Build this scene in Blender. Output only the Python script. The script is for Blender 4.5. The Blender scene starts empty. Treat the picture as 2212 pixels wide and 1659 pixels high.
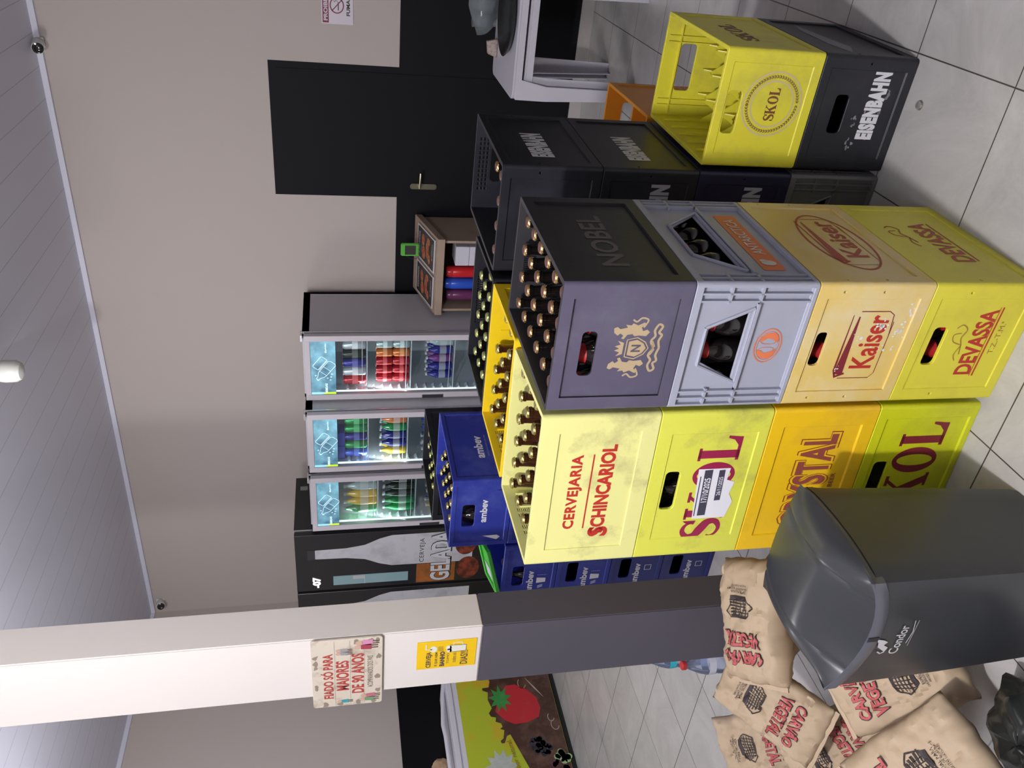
import bpy, bmesh, math, random
from mathutils import Vector, Matrix, noise
random.seed(7)
S = bpy.context.scene
C = S.collection
R = math.radians

# ------------------------------------------------------------------ camera
YAW, PITCH, ROLL, CAMH, FPX = R(33.2), 0.2089, -0.0222, 1.7836, 1768.65
def yawed(v):
    c, s = math.cos(YAW), math.sin(YAW)
    return Vector((c*v[0]-s*v[1], s*v[0]+c*v[1], v[2]))
fwd = yawed((0, math.cos(PITCH), -math.sin(PITCH)))
uh = yawed((1, 0, 0))
vh = yawed((0, -math.sin(PITCH), -math.cos(PITCH)))
cr, sr = math.cos(ROLL), math.sin(ROLL)
cx = sr*uh + cr*vh
cy = cr*uh - sr*vh
cam = bpy.data.cameras.new('camera')
cam.sensor_width = 36.0
cam.lens = 36.0*FPX/2212
cam.clip_start = 0.05
co = bpy.data.objects.new('camera', cam)
C.objects.link(co)
M = Matrix((cx, cy, -fwd)).transposed().to_4x4()
M.translation = Vector((0, 0, CAMH))
co.matrix_world = M
S.camera = co
# ------------------------------------------------------------------ colour, world, lights
S.view_settings.view_transform = 'Standard'
S.view_settings.look = 'None'
S.view_settings.gamma = 1
S.view_settings.exposure = 0.0
S.view_settings.use_curve_mapping = False
w = bpy.data.worlds.new('world'); S.world = w
w.use_nodes = True
w.node_tree.nodes['Background'].inputs[0].default_value = (.75, .8, .95, 1)
w.node_tree.nodes['Background'].inputs[1].default_value = 0.05
def area(name, loc, tgt, sx, sy, power, col):
    l = bpy.data.lights.new(name, 'AREA'); l.shape = 'RECTANGLE'
    l.size = sx; l.size_y = sy; l.energy = power; l.color = col
    o = bpy.data.objects.new(name, l); C.objects.link(o)
    o.location = loc
    o.rotation_euler = (Vector(tgt)-Vector(loc)).to_track_quat('-Z', 'Y').to_euler()
    return o
def bulb(name, loc, power, r, col):
    l = bpy.data.lights.new(name, 'POINT'); l.energy = power; l.shadow_soft_size = r; l.color = col
    o = bpy.data.objects.new(name, l); C.objects.link(o); o.location = loc
    return o
bulb('ceiling_bulb_main', (-.95, -.4, 3.1), 300, .07, (1, .965, .97))
bulb('fill_left', (-4.6, 2.5, 2.7), 45, .25, (.97, .97, 1))  # unseen lamp, set low as fill for the left wall and ceiling
area('fill_back_wall', (-3.0, 2.3, 3.45), (-3.4, 5.9, 1.7), 1.0, .5, 56, (1, .95, .95))  # added fill out of view, aimed to brighten the back wall
bulb('fill_right', (2.6, -.9, 2.6), 8, .25, (1, .97, .95))  # added weak fill for the right-hand crate faces and floor shadow

# ------------------------------------------------------------------ materials
MATS = {}
def mat(name, col, rough=.5, metal=0.0, noise_amt=0.0, noise_scale=8.0, col2=None, emit=None, estr=1.0, coat=0.0, bump=0.0, bump_scale=60., spec=.5, lo=.45, hi=.7):
    if name in MATS: return MATS[name]
    m = bpy.data.materials.new(name); m.use_nodes = True
    nt = m.node_tree; b = nt.nodes['Principled BSDF']
    b.inputs['Base Color'].default_value = (*col, 1)
    b.inputs['Roughness'].default_value = rough
    b.inputs['Metallic'].default_value = metal
    b.inputs['Coat Weight'].default_value = coat
    b.inputs['Specular IOR Level'].default_value = spec
    if noise_amt > 0:
        tc = nt.nodes.new('ShaderNodeTexCoord')
        n = nt.nodes.new('ShaderNodeTexNoise'); n.inputs['Scale'].default_value = noise_scale
        n.inputs['Detail'].default_value = 6; n.inputs['Roughness'].default_value = .65
        nt.links.new(tc.outputs['Object'], n.inputs['Vector'])
        mr = nt.nodes.new('ShaderNodeMapRange'); mr.inputs[1].default_value = lo; mr.inputs[2].default_value = hi
        mr.inputs[3].default_value = 0; mr.inputs[4].default_value = noise_amt
        nt.links.new(n.outputs[0], mr.inputs[0])
        mx = nt.nodes.new('ShaderNodeMixRGB')
        c2 = col2 or tuple(c*.5 for c in col)
        mx.inputs[1].default_value = (*col, 1); mx.inputs[2].default_value = (*c2, 1)
        nt.links.new(mr.outputs[0], mx.inputs[0]); nt.links.new(mx.outputs[0], b.inputs['Base Color'])
    if bump > 0:
        tc = nt.nodes.new('ShaderNodeTexCoord')
        n = nt.nodes.new('ShaderNodeTexNoise'); n.inputs['Scale'].default_value = bump_scale; n.inputs['Detail'].default_value = 4
        nt.links.new(tc.outputs['Object'], n.inputs['Vector'])
        bp = nt.nodes.new('ShaderNodeBump'); bp.inputs['Strength'].default_value = bump; bp.inputs['Distance'].default_value = .002
        nt.links.new(n.outputs[0], bp.inputs['Height']); nt.links.new(bp.outputs[0], b.inputs['Normal'])
    if emit:
        b.inputs['Emission Color'].default_value = (*emit, 1); b.inputs['Emission Strength'].default_value = estr
    MATS[name] = m
    return m
def glass_mat(name, tint=(1, 1, 1), refl=.06, alpha=0.0, body=(1, 1, 1)):
    m = bpy.data.materials.new(name); m.use_nodes = True
    nt = m.node_tree; nt.nodes.remove(nt.nodes['Principled BSDF']); out = nt.nodes['Material Output']
    t = nt.nodes.new('ShaderNodeBsdfTransparent'); t.inputs[0].default_value = (*tint, 1)
    g = nt.nodes.new('ShaderNodeBsdfGlossy'); g.inputs['Roughness'].default_value = .05
    fr = nt.nodes.new('ShaderNodeFresnel'); fr.inputs[0].default_value = 1.45
    mx = nt.nodes.new('ShaderNodeMixShader')
    nt.links.new(fr.outputs[0], mx.inputs[0]); nt.links.new(t.outputs[0], mx.inputs[1]); nt.links.new(g.outputs[0], mx.inputs[2])
    last = mx
    if alpha > 0:
        d = nt.nodes.new('ShaderNodeBsdfDiffuse'); d.inputs[0].default_value = (*body, 1)
        m2 = nt.nodes.new('ShaderNodeMixShader'); m2.inputs[0].default_value = alpha
        nt.links.new(mx.outputs[0], m2.inputs[1]); nt.links.new(d.outputs[0], m2.inputs[2]); last = m2
    nt.links.new(last.outputs[0], out.inputs[0])
    return m
def plastic(name, col, dirt=(.2, .17, .1), amt=.5, rough=.42, scale=5.0, lo=.5, hi=.78):
    return mat(name, col, rough, noise_amt=amt, noise_scale=scale, col2=dirt, bump=.15, bump_scale=90, lo=lo, hi=hi)

# ------------------------------------------------------------------ mesh tools
class MB:
    def __init__(s): s.v = []; s.f = []
    def add(s, vs, fs, mx=None):
        o = len(s.v)
        for p in vs:
            p = Vector(p)
            if mx: p = mx @ p
            s.v.append(tuple(p))
        for f in fs: s.f.append(tuple(i+o for i in f))
        return s
    def box(s, x0, x1, y0, y1, z0, z1, mx=None):
        vs = [(x0,y0,z0),(x1,y0,z0),(x1,y1,z0),(x0,y1,z0),(x0,y0,z1),(x1,y0,z1),(x1,y1,z1),(x0,y1,z1)]
        return s.add(vs, [(0,3,2,1),(4,5,6,7),(0,1,5,4),(1,2,6,5),(2,3,7,6),(3,0,4,7)], mx)
    def lathe(s, prof, n=20, cx=0, cy=0, mx=None, close=True):
        vs = []; fs = []
        for r, z in prof:
            for k in range(n):
                a = 2*math.pi*k/n
                vs.append((cx+r*math.cos(a), cy+r*math.sin(a), z))
        for i in range(len(prof)-1):
            for k in range(n):
                a, b = i*n+k, i*n+(k+1) % n
                fs.append((a, b, b+n, a+n))
        if close:
            fs.append(tuple(range(n-1, -1, -1)))
            fs.append(tuple((len(prof)-1)*n+k for k in range(n)))
        return s.add(vs, fs, mx)
    def tube(s, pts, r, n=8):
        pts = [Vector(p) for p in pts]; vs = []; fs = []
        up = Vector((0, 0, 1)); prev = None
        for i, p in enumerate(pts):
            d = (pts[min(i+1, len(pts)-1)]-pts[max(i-1, 0)]).normalized()
            a = d.cross(up if abs(d.z) < .95 else Vector((1, 0, 0))).normalized()
            if prev is not None and a.dot(prev) < 0: a = -a
            prev = a
            b = d.cross(a)
            for k in range(n):
                t = 2*math.pi*k/n
                vs.append(p+a*(r*math.cos(t))+b*(r*math.sin(t)))
        for i in range(len(pts)-1):
            for k in range(n):
                q, w_ = i*n+k, i*n+(k+1) % n
                fs.append((q, w_, w_+n, q+n))
        fs.append(tuple(range(n-1, -1, -1))); fs.append(tuple((len(pts)-1)*n+k for k in range(n)))
        return s.add(vs, fs)
    def prism(s, poly, z0, z1, mx=None):
        n = len(poly)
        vs = [(x, y, z0) for x, y in poly]+[(x, y, z1) for x, y in poly]
        fs = [tuple(range(n-1, -1, -1)), tuple(range(n, 2*n))]+[(i, (i+1) % n, (i+1) % n+n, i+n) for i in range(n)]
        return s.add(vs, fs, mx)
    def mesh(s, name, smooth=False):
        m = bpy.data.meshes.new(name); m.from_pydata(s.v, [], s.f); m.validate()
        bm = bmesh.new(); bm.from_mesh(m); bmesh.ops.recalc_face_normals(bm, faces=bm.faces); bm.to_mesh(m); bm.free()
        if smooth:
            m.shade_smooth() if hasattr(m, 'shade_smooth') else None
            m.set_sharp_from_angle(angle=R(40))
        return m
def rrect(w, d, r, n=5, cx=0, cy=0):
    out = []
    for sx, sy, a0 in ((1, 1, 0), (-1, 1, 90), (-1, -1, 180), (1, -1, 270)):
        for k in range(n+1):
            a = R(a0+90*k/n)
            out.append((cx+sx*(w/2-r)+r*math.cos(a), cy+sy*(d/2-r)+r*math.sin(a)))
    return out
def add(name, mesh, m, parent=None, loc=None, rot=None, mx=None):
    o = bpy.data.objects.new(name, mesh); C.objects.link(o)
    if m is not None:
        mesh.materials.clear(); mesh.materials.append(m)
    if parent: o.parent = parent
    if mx is not None: o.matrix_basis = mx
    if loc: o.location = loc
    if rot: o.rotation_euler = rot
    return o
def tag(o, label, cat, group=None, kind=None):
    if label: o['label'] = label
    if cat: o['category'] = cat
    if group: o['group'] = group
    if kind: o['kind'] = kind
    return o
def thing(name, label, cat, loc=(0, 0, 0), rz=0, group=None):
    o = bpy.data.objects.new(name, None); C.objects.link(o)
    o.location = loc; o.rotation_euler = (0, 0, rz); o.empty_display_size = .05
    return tag(o, label, cat, group)
def struct(name, mb, m, smooth=False):
    o = add(name, mb.mesh(name, smooth) if isinstance(mb, MB) else mb, m)
    o['kind'] = 'structure'
    return o
def dup(o, parent=None):
    c = o.copy(); C.objects.link(c)
    if parent: c.parent = parent
    for ch in list(o.children): dup(ch, c)
    return c
def bevel(m, w=.0015, seg=1, ang=35):
    bm = bmesh.new(); bm.from_mesh(m)
    es = [e for e in bm.edges if len(e.link_faces) == 2 and e.calc_face_angle(0) > R(ang)]
    bmesh.ops.bevel(bm, geom=es, offset=w, segments=seg, affect='EDGES', clamp_overlap=True)
    bm.to_mesh(m); bm.free(); return m
def boolean(base, cutters):
    o = bpy.data.objects.new('tmp', base); C.objects.link(o); tmp = []
    for c in cutters:
        oc = bpy.data.objects.new('cut', c); C.objects.link(oc); tmp.append(oc)
        md = o.modifiers.new('b', 'BOOLEAN'); md.operation = 'DIFFERENCE'; md.solver = 'EXACT'; md.object = oc
    bpy.context.view_layer.update()
    dg = bpy.context.evaluated_depsgraph_get()
    res = bpy.data.meshes.new_from_object(o.evaluated_get(dg))
    for t in tmp+[o]: bpy.data.objects.remove(t)
    return res

# ------------------------------------------------------------------ flat prints: lists of polygons in (u, v)
class Ink:
    """flat printed marks, (u, v) polygons"""
    def __init__(s): s.p = []
    def poly(s, pts): s.p.append([tuple(p) for p in pts]); return s
    def rect(s, u0, v0, u1, v1): return s.poly([(u0, v0), (u1, v0), (u1, v1), (u0, v1)])
    def ell(s, cu, cv, ru, rv, n=28, a0=0, a1=360): return s.poly([(cu+ru*math.cos(R(a0+(a1-a0)*k/n)), cv+rv*math.sin(R(a0+(a1-a0)*k/n))) for k in range(n)])
    def ring(s, cu, cv, ru, rv, iu, iv, n=40, a0=0, a1=360):
        for k in range(n):
            a, b = R(a0+(a1-a0)*k/n), R(a0+(a1-a0)*(k+1)/n)
            s.poly([(cu+ru*math.cos(a), cv+rv*math.sin(a)), (cu+ru*math.cos(b), cv+rv*math.sin(b)), (cu+iu*math.cos(b), cv+iv*math.sin(b)), (cu+iu*math.cos(a), cv+iv*math.sin(a))])
        return s
    def line(s, pts, w, smooth=False, taper=False):
        ws = w if isinstance(w, (list, tuple)) else [w]*len(pts)
        if smooth:
            P = []; W = []
            n = len(pts)
            for i in range(n-1):
                p0, p1, p2, p3 = pts[max(i-1, 0)], pts[i], pts[i+1], pts[min(i+2, n-1)]
                for k in range(6):
                    t = k/6
                    q = [.5*((2*p1[j])+(-p0[j]+p2[j])*t+(2*p0[j]-5*p1[j]+4*p2[j]-p3[j])*t*t+(-p0[j]+3*p1[j]-3*p2[j]+p3[j])*t**3) for j in (0, 1)]
                    P.append(tuple(q)); W.append(ws[i]*(1-t)+ws[i+1]*t)
            P.append(pts[-1]); W.append(ws[-1]); pts, ws = P, W
        L = []; Rr = []
        for i, p in enumerate(pts):
            a = pts[max(i-1, 0)]; b = pts[min(i+1, len(pts)-1)]
            dx, dy = b[0]-a[0], b[1]-a[1]; l = math.hypot(dx, dy) or 1
            nx, ny = -dy/l*ws[i]/2, dx/l*ws[i]/2
            L.append((p[0]+nx, p[1]+ny)); Rr.append((p[0]-nx, p[1]-ny))
        for i in range(len(pts)-1): s.poly([L[i], L[i+1], Rr[i+1], Rr[i]])
        return s
    def merge(s, o, su=1, sv=1, du=0, dv=0, rot=0, shear=0):
        c, sn = math.cos(R(rot)), math.sin(R(rot))
        for p in o.p: s.p.append([(du+c*(u*su+shear*v*sv)-sn*v*sv, dv+sn*(u*su+shear*v*sv)+c*v*sv) for u, v in p])
        return s
    def bbox(s):
        us = [u for p in s.p for u, v in p]; vs = [v for p in s.p for u, v in p]
        return min(us), min(vs), max(us), max(vs)
    def fit(s, cu, cv, w_, h_, rot=0, shear=0):
        a, b, c, d = s.bbox()
        r = Ink(); su, sv = w_/(c-a), h_/(d-b)
        t = Ink(); t.p = [[(u-(a+c)/2, v-(b+d)/2) for u, v in p] for p in s.p]
        return r.merge(t, su, sv, cu, cv, rot, shear)
_txt = {}
def text(s_, fat=0.0, space=1.0):
    """default built-in font as flat polygons"""
    key = (s_, fat, space)
    if key in _txt: return _txt[key]
    cu = bpy.data.curves.new('t', 'FONT'); cu.body = s_; cu.size = 1; cu.offset = fat; cu.space_character = space; cu.resolution_u = 3
    o = bpy.data.objects.new('t', cu); C.objects.link(o)
    bpy.context.view_layer.update()
    me = bpy.data.meshes.new_from_object(o.evaluated_get(bpy.context.evaluated_depsgraph_get()))
    k = Ink(); k.p = [[(me.vertices[i].co.x, me.vertices[i].co.y) for i in f.vertices] for f in me.polygons]
    bpy.data.objects.remove(o); bpy.data.meshes.remove(me)
    _txt[key] = k
    return k
def serif(word):
    """hand drawn heavy slab-serif capitals S K O L"""
    out = Ink(); x = 0
    for ch in word:
        g = Ink()
        if ch == 'S':
            g.line([(.68, .72), (.58, .9), (.36, .95), (.16, .82), (.2, .62), (.42, .5), (.66, .36), (.68, .16), (.46, .04), (.22, .1), (.12, .28)], [.04, .09, .12, .18, .22, .26, .24, .18, .1, .08, .04], True)
            g.poly([(.6, .7), (.74, .66), (.74, 1), (.66, .92)]); g.poly([(.06, .0), (.12, .08), (.2, .3), (.06, .36)])
            wd = .8
        elif ch == 'K':
            g.rect(.08, 0, .32, 1).rect(0, 0, .4, .07).rect(0, .93, .4, 1)
            g.poly([(.32, .42), (.42, .52), (.86, .95), (.74, .95), (.32, .54)])
            g.poly([(.36, .5), (.56, .66), (.98, .05), (.7, .05)]).rect(.58, 0, 1.06, .07).rect(.62, .93, .98, 1)
            wd = 1.1
        elif ch == 'O':
            g.ring(.45, .5, .45, .52, .2, .42)
            wd = .96
        elif ch == 'L':
            g.rect(.08, 0, .34, 1).rect(0, 0, .78, .08).rect(0, .93, .42, 1)
            g.poly([(.5, .08), (.78, .08), (.82, .36), (.74, .36), (.68, .2)])
            wd = .85
        out.merge(g, 1, 1, x, 0); x += wd
    return out
def ink_mesh(name, ink, frame, off=.0008, sub=None):
    """frame(u, v) -> (point, normal)"""
    mb = MB()
    for p in ink.p:
        vs = []
        for u, v in p:
            P, N = frame(u, v); vs.append(Vector(P)+Vector(N)*off)
        mb.add(vs, [tuple(range(len(vs)))])
    m = bpy.data.meshes.new(name); m.from_pydata(mb.v, [], mb.f); m.validate()
    return m
def planar(o, ux, vx):
    o, ux, vx = Vector(o), Vector(ux).normalized(), Vector(vx).normalized(); n = ux.cross(vx)
    return lambda u, v: (o+ux*u+vx*v, n)
def stamp(name, ink, frame, m, parent, off=.0008, label=None):
    o = add(name, ink_mesh(name, ink, frame, off), m, parent)
    if label: o['label'] = label
    return o

# ================================================================== room
CEIL = 3.6
WY, WX = 5.95, -6.45
def tile_mat():
    m = bpy.data.materials.new('floor_tiles'); m.use_nodes = True; nt = m.node_tree; b = nt.nodes['Principled BSDF']
    tc = nt.nodes.new('ShaderNodeTexCoord'); mp = nt.nodes.new('ShaderNodeMapping')
    mp.inputs['Location'].default_value = (.38, -2.405+.437*20, 0)
    nt.links.new(tc.outputs['Object'], mp.inputs[0])
    br = nt.nodes.new('ShaderNodeTexBrick'); br.offset = 0; br.inputs['Scale'].default_value = 1
    br.inputs['Brick Width'].default_value = .4375; br.inputs['Row Height'].default_value = .437; br.inputs['Mortar Size'].default_value = .0022
    br.inputs['Mortar Smooth'].default_value = .1; br.inputs['Bias'].default_value = 0
    br.inputs['Color1'].default_value = (.47, .46, .44, 1); br.inputs['Color2'].default_value = (.5, .49, .47, 1); br.inputs['Mortar'].default_value = (.06, .055, .05, 1)
    nt.links.new(mp.outputs[0], br.inputs[0])
    n = nt.nodes.new('ShaderNodeTexNoise'); n.inputs['Scale'].default_value = 3; n.inputs['Detail'].default_value = 8; n.inputs['Roughness'].default_value = .7; n.inputs['Distortion'].default_value = 1.2
    nt.links.new(tc.outputs['Object'], n.inputs['Vector'])
    mr = nt.nodes.new('ShaderNodeMapRange'); mr.inputs[1].default_value = .35; mr.inputs[2].default_value = .7; mr.inputs[3].default_value = .82; mr.inputs[4].default_value = 1.1
    nt.links.new(n.outputs[0], mr.inputs[0])
    mx = nt.nodes.new('ShaderNodeMixRGB'); mx.blend_type = 'MULTIPLY'; mx.inputs[0].default_value = 1
    nt.links.new(br.outputs[0], mx.inputs[1]); nt.links.new(mr.outputs[0], mx.inputs[2]); nt.links.new(mx.outputs[0], b.inputs['Base Color'])
    b.inputs['Roughness'].default_value = .3
    bp = nt.nodes.new('ShaderNodeBump'); bp.inputs['Strength'].default_value = .5; bp.inputs['Distance'].default_value = .002; bp.invert = True
    nt.links.new(br.outputs['Fac'], bp.inputs['Height']); nt.links.new(bp.outputs[0], b.inputs['Normal'])
    return m
def plank_mat():
    m = bpy.data.materials.new('ceiling_planks'); m.use_nodes = True; nt = m.node_tree; b = nt.nodes['Principled BSDF']
    tc = nt.nodes.new('ShaderNodeTexCoord'); sx = nt.nodes.new('ShaderNodeSeparateXYZ'); nt.links.new(tc.outputs['Object'], sx.inputs[0])
    a = nt.nodes.new('ShaderNodeMath'); a.operation = 'MULTIPLY_ADD'; a.inputs[1].default_value = 5; a.inputs[2].default_value = 100+.9
    nt.links.new(sx.outputs[0], a.inputs[0])
    f = nt.nodes.new('ShaderNodeMath'); f.operation = 'FRACT'; nt.links.new(a.outputs[0], f.inputs[0])
    c = nt.nodes.new('ShaderNodeMath'); c.operation = 'LESS_THAN'; c.inputs[1].default_value = .022; nt.links.new(f.outputs[0], c.inputs[0])
    mx = nt.nodes.new('ShaderNodeMixRGB'); mx.inputs[1].default_value = (.62, .62, .72, 1); mx.inputs[2].default_value = (.36, .36, .43, 1)
    nt.links.new(c.outputs[0], mx.inputs[0]); nt.links.new(mx.outputs[0], b.inputs['Base Color']); b.inputs['Roughness'].default_value = .45
    return m
XR, YF = 6.5, -4.5
struct('floor', MB().box(WX-.1, XR+.1, YF-.1, WY+.1, -.1, 0), tile_mat())
struct('ceiling', MB().box(WX-.1, XR+.1, YF-.1, WY+.1, CEIL, CEIL+.1), plank_mat())
beige = mat('wall_beige', (.46, .415, .39), .85, bump=.1, bump_scale=140)
blackp = mat('wall_black_paint', (.004, .004, .006), .65, spec=.18)
PH = 1.326
SK = .085
def wall(name, axis, at, a0, a1, out):
    """beige above, painted black below (the paint is a thin slab flush with the wall), tiled skirting"""
    def bx(mb, a, b, z0, z1, t0, t1):
        if axis == 'y': return mb.box(a, b, min(at+out*t0, at+out*t1), max(at+out*t0, at+out*t1), z0, z1)
        return mb.box(min(at+out*t0, at+out*t1), max(at+out*t0, at+out*t1), a, b, z0, z1)
    o = struct(name, bx(MB(), a0, a1, 0, CEIL, 0, .1), beige)
    p = add('lower_paint', bx(MB(), a0, a1, SK, PH, -.002, 0).mesh('lower_paint'), blackp, o)
    return o, bx
wb, bxf = wall('wall_back', 'y', WY, WX, XR, 1)
add('door_paint', MB().box(-2.195, -1.265, WY-.002, WY, PH, 2.2).mesh('door_paint'), blackp, wb)
wl, bxl = wall('wall_left', 'x', WX, YF, WY, -1)
wr, _ = wall('wall_right', 'x', XR, YF, WY, 1)
wf, _ = wall('wall_front', 'y', YF, WX, XR, -1)
skm = mat('skirting_tile', (.42, .4, .38), .35, noise_amt=.3)
struct('baseboard_back', MB().box(WX, XR, WY-.012, WY, 0, SK), skm)
struct('baseboard_left', MB().box(WX, WX+.012, YF, WY, 0, SK), skm)
corn = mat('cornice_pvc', (.62, .62, .72), .4)
struct('trim_1', MB().box(WX, XR, WY-.03, WY, CEIL-.035, CEIL), corn)
struct('trim_2', MB().box(WX, WX+.03, YF, WY-.03, CEIL-.035, CEIL), corn)
# the black painted door: thin leaf outline and lever handle
d = struct('door_1', MB().box(-2.15, -1.31, WY-.006, WY-.002, .01, 2.15), blackp)
hm = mat('worn_steel', (.36, .34, .24), .35, 1.0)
h = add('door_handle', bevel(MB().prism(rrect(.045, .2, .02), 0, .008).mesh('door_handle'), .002), hm, d, mx=Matrix.Translation((-2.105, WY-.006, 1.13)) @ Matrix.Rotation(R(90), 4, 'X'))
add('door_lever', MB().tube([(-2.105, WY-.012, 1.16), (-2.105, WY-.05, 1.16), (-2.07, WY-.055, 1.16), (-1.99, WY-.055, 1.158)], .008).mesh('door_lever', True), hm, h, mx=h.matrix_basis.inverted())
# pillar
px0, px1, py0, py1, PP = -2.425, -2.138, 1.807, 1.95, 1.33
pil = thing('pillar', 'tall slim rectangular pillar, pale above and dark grey below, in front of the fridges', 'pillar', ((px0+px1)/2, (py0+py1)/2, 0))
pil['kind'] = 'structure'; 
def rel(mb, root):
    l = root.location; mb.v = [(x-l.x, y-l.y, z-l.z) for x, y, z in mb.v]; return mb
white_w = mat('pillar_white', (.72, .68, .64), .8, bump=.1, bump_scale=120)
dark_w = mat('pillar_dark_grey', (.085, .08, .1), .55, bump=.1, bump_scale=100)
add('upper_shaft', bevel(rel(MB().box(px0, px1, py0, py1, PP, CEIL), pil).mesh('upper_shaft'), .004, 2), white_w, pil)
add('lower_shaft', bevel(rel(MB().box(px0-.001, px1+.001, py0-.001, py1+.001, 0, PP), pil).mesh('lower_shaft'), .004, 2), dark_w, pil)

# ================================================================== crates
def crate_shell(W, D, H, holes, recess=True, vents=(), t=.013, rd=.005, r=.012, ridges=True, margin=None):
    """open box with recessed wall panels; holes {face: [(cu, cv, w, h)]}, u from the face centre, v from the floor"""
    mb = MB()
    o = rrect(W, D, r); i = rrect(W-2*t, D-2*t, max(r-t, .004)); n = len(o)
    vs = [(x, y, 0) for x, y in o]+[(x, y, H) for x, y in o]+[(x, y, H) for x, y in i]+[(x, y, .012) for x, y in i]
    fs = [tuple(range(n-1, -1, -1))]
    for k in range(3):
        fs += [(k*n+a, k*n+(a+1) % n, (k+1)*n+(a+1) % n, (k+1)*n+a) for a in range(n)]
    fs.append(tuple(3*n+a for a in range(n)))
    mb.add(vs, fs)
    base = mb.mesh('body')
    ms, mt, mo = margin or (.042, .028, .03)
    cutA = MB(); cutB = MB()
    def fm(face):
        if face == 'front': return Matrix(((1, 0, 0, 0), (0, 0, -1, -D/2), (0, 1, 0, 0), (0, 0, 0, 1)))
        if face == 'right': return Matrix(((0, 0, 1, W/2), (1, 0, 0, 0), (0, 1, 0, 0), (0, 0, 0, 1)))
        if face == 'left': return Matrix(((0, 0, -1, -W/2), (-1, 0, 0, 0), (0, 1, 0, 0), (0, 0, 0, 1)))
        return Matrix(((-1, 0, 0, 0), (0, 0, 1, D/2), (0, 1, 0, 0), (0, 0, 0, 1)))
    cuts = []
    if recess:
        for f_ in ('front', 'right', 'left', 'back'):
            L = (W if f_ in ('front', 'back') else D)/2-ms
            cutA.prism([(-L, mo), (L, mo), (L, H-mt), (-L, H-mt)], -rd, .02, fm(f_))
        cuts.append(cutA.mesh('c'))
    any_h = False
    for f_, lst in holes.items():
        for q in lst:
            any_h = True
            if not isinstance(q[0], tuple):
                cu, cv, ww, hh = q; poly = rrect(ww, hh, min(.012, hh*.4), 3, cu, cv)
            else: poly = q
            cutB.prism(poly, -.03, .02, fm(f_))
    for f_, (u0, u1, v0, v1, nu, nv) in vents:
        for a in range(nu):
            for b in range(nv):
                any_h = True
                u = u0+(u1-u0)*(a+.5)/nu; v = v0+(v1-v0)*(b+.5)/nv
                hw, hh = (u1-u0)/nu*.32, (v1-v0)/nv*.28
                cutB.prism([(u-hw, v-hh), (u+hw, v-hh), (u+hw, v+hh), (u-hw, v+hh)], -.03, .02, fm(f_))
    if any_h: cuts.append(cutB.mesh('c'))
    return bevel(boolean(base, cuts), .0014, 1, 40) if cuts else base
def faceframe(W, D, face, rd=.005):
    if face == 'front': return planar((0, -D/2+rd, 0), (1, 0, 0), (0, 0, 1))
    if face == 'right': return planar((W/2-rd, 0, 0), (0, 1, 0), (0, 0, 1))
    if face == 'left': return planar((-W/2+rd, 0, 0), (0, -1, 0), (0, 0, 1))
def divider_mesh(W, D, nx, ny, h=.17, t=.013, jag=True):
    mb = MB(); w_, d_ = W-2*t, D-2*t
    for k in range(1, nx):
        x = -w_/2+w_*k/nx
        for j in range(ny):
            y0, y1 = -d_/2+d_*j/ny, -d_/2+d_*(j+1)/ny
            ym = (y0+y1)/2
            top = h*(.72 if jag else 1)
            pr = [(y0, .012), (y1, .012), (y1, h), (y1-.012, h), (ym, top), (y0+.012, h), (y0, h)]
            mb.prism(pr, x-.002, x+.002, Matrix(((0, 0, 1, 0), (1, 0, 0, 0), (0, 1, 0, 0), (0, 0, 0, 1))))
    for k in range(1, ny):
        y = -d_/2+d_*k/ny
        for j in range(nx):
            x0, x1 = -w_/2+w_*j/nx, -w_/2+w_*(j+1)/nx
            xm = (x0+x1)/2; top = h*(.72 if jag else 1)
            pr = [(x0, .012), (x1, .012), (x1, h), (x1-.012, h), (xm, top), (x0+.012, h), (x0, h)]
            mb.prism(pr, y-.002, y+.002, Matrix(((1, 0, 0, 0), (0, 0, 1, 0), (0, 1, 0, 0), (0, 0, 0, 1))))
    return mb.mesh('divider')
def peg_mesh(W, D, H, side='all', t=.013):
    """inner ribs running down the crate wall between bottles"""
    mb = MB(); w_, d_ = W/2-t, D/2-t
    for k in range(-2, 3):
        x = k*W/6
        mb.box(x-.003, x+.003, d_-.004, d_, .02, H-.035)
        mb.box(x-.003, x+.003, -d_, -d_+.004, .02, H-.035)
    for k in range(-2, 3):
        y = k*D/6
        mb.box(-w_, -w_+.004, y-.003, y+.003, .02, H-.035)
        mb.box(w_-.004, w_, y-.003, y+.003, .02, H-.035)
    return mb.mesh('inner_rib')
CR = {}
def place(corner, a, W, D, z, which='fr'):
    """centre of a crate from its front-right (or front-left) corner"""
    sx = -W/2 if which == 'fr' else W/2
    c, s = math.cos(a), math.sin(a)
    return (corner[0]+c*sx-s*D/2, corner[1]+s*sx+c*D/2, z)
def crate(label, loc, rz, W, D, H, shellkey, m, holes={}, vents=(), group=None, ribs=False, divider=None, **kw):
    t = thing('beer_crate', label, 'crate', loc, rz, group)
    if shellkey not in CR: CR[shellkey] = crate_shell(W, D, H, holes, vents=vents, **kw)
    me = CR[shellkey].copy()
    add('body', me, m, t)
    if ribs: add('inner_rib', peg_mesh(W, D, H), m, t)
    if divider: add('divider', divider_mesh(W, D, *divider), m, t)
    return t

T = .3213; H6 = .3185
WN, DN = .36, .5185
aN, aS, aE, aK = R(-1.33), R(2.48), R(-1.67), R(-1.61)
pN, pS, pE, pK = (-.78, 1.602), (-1.162, 1.622), (-.771, 2.389), (-.754, 2.393)
WS, DS = .5, .371

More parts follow.
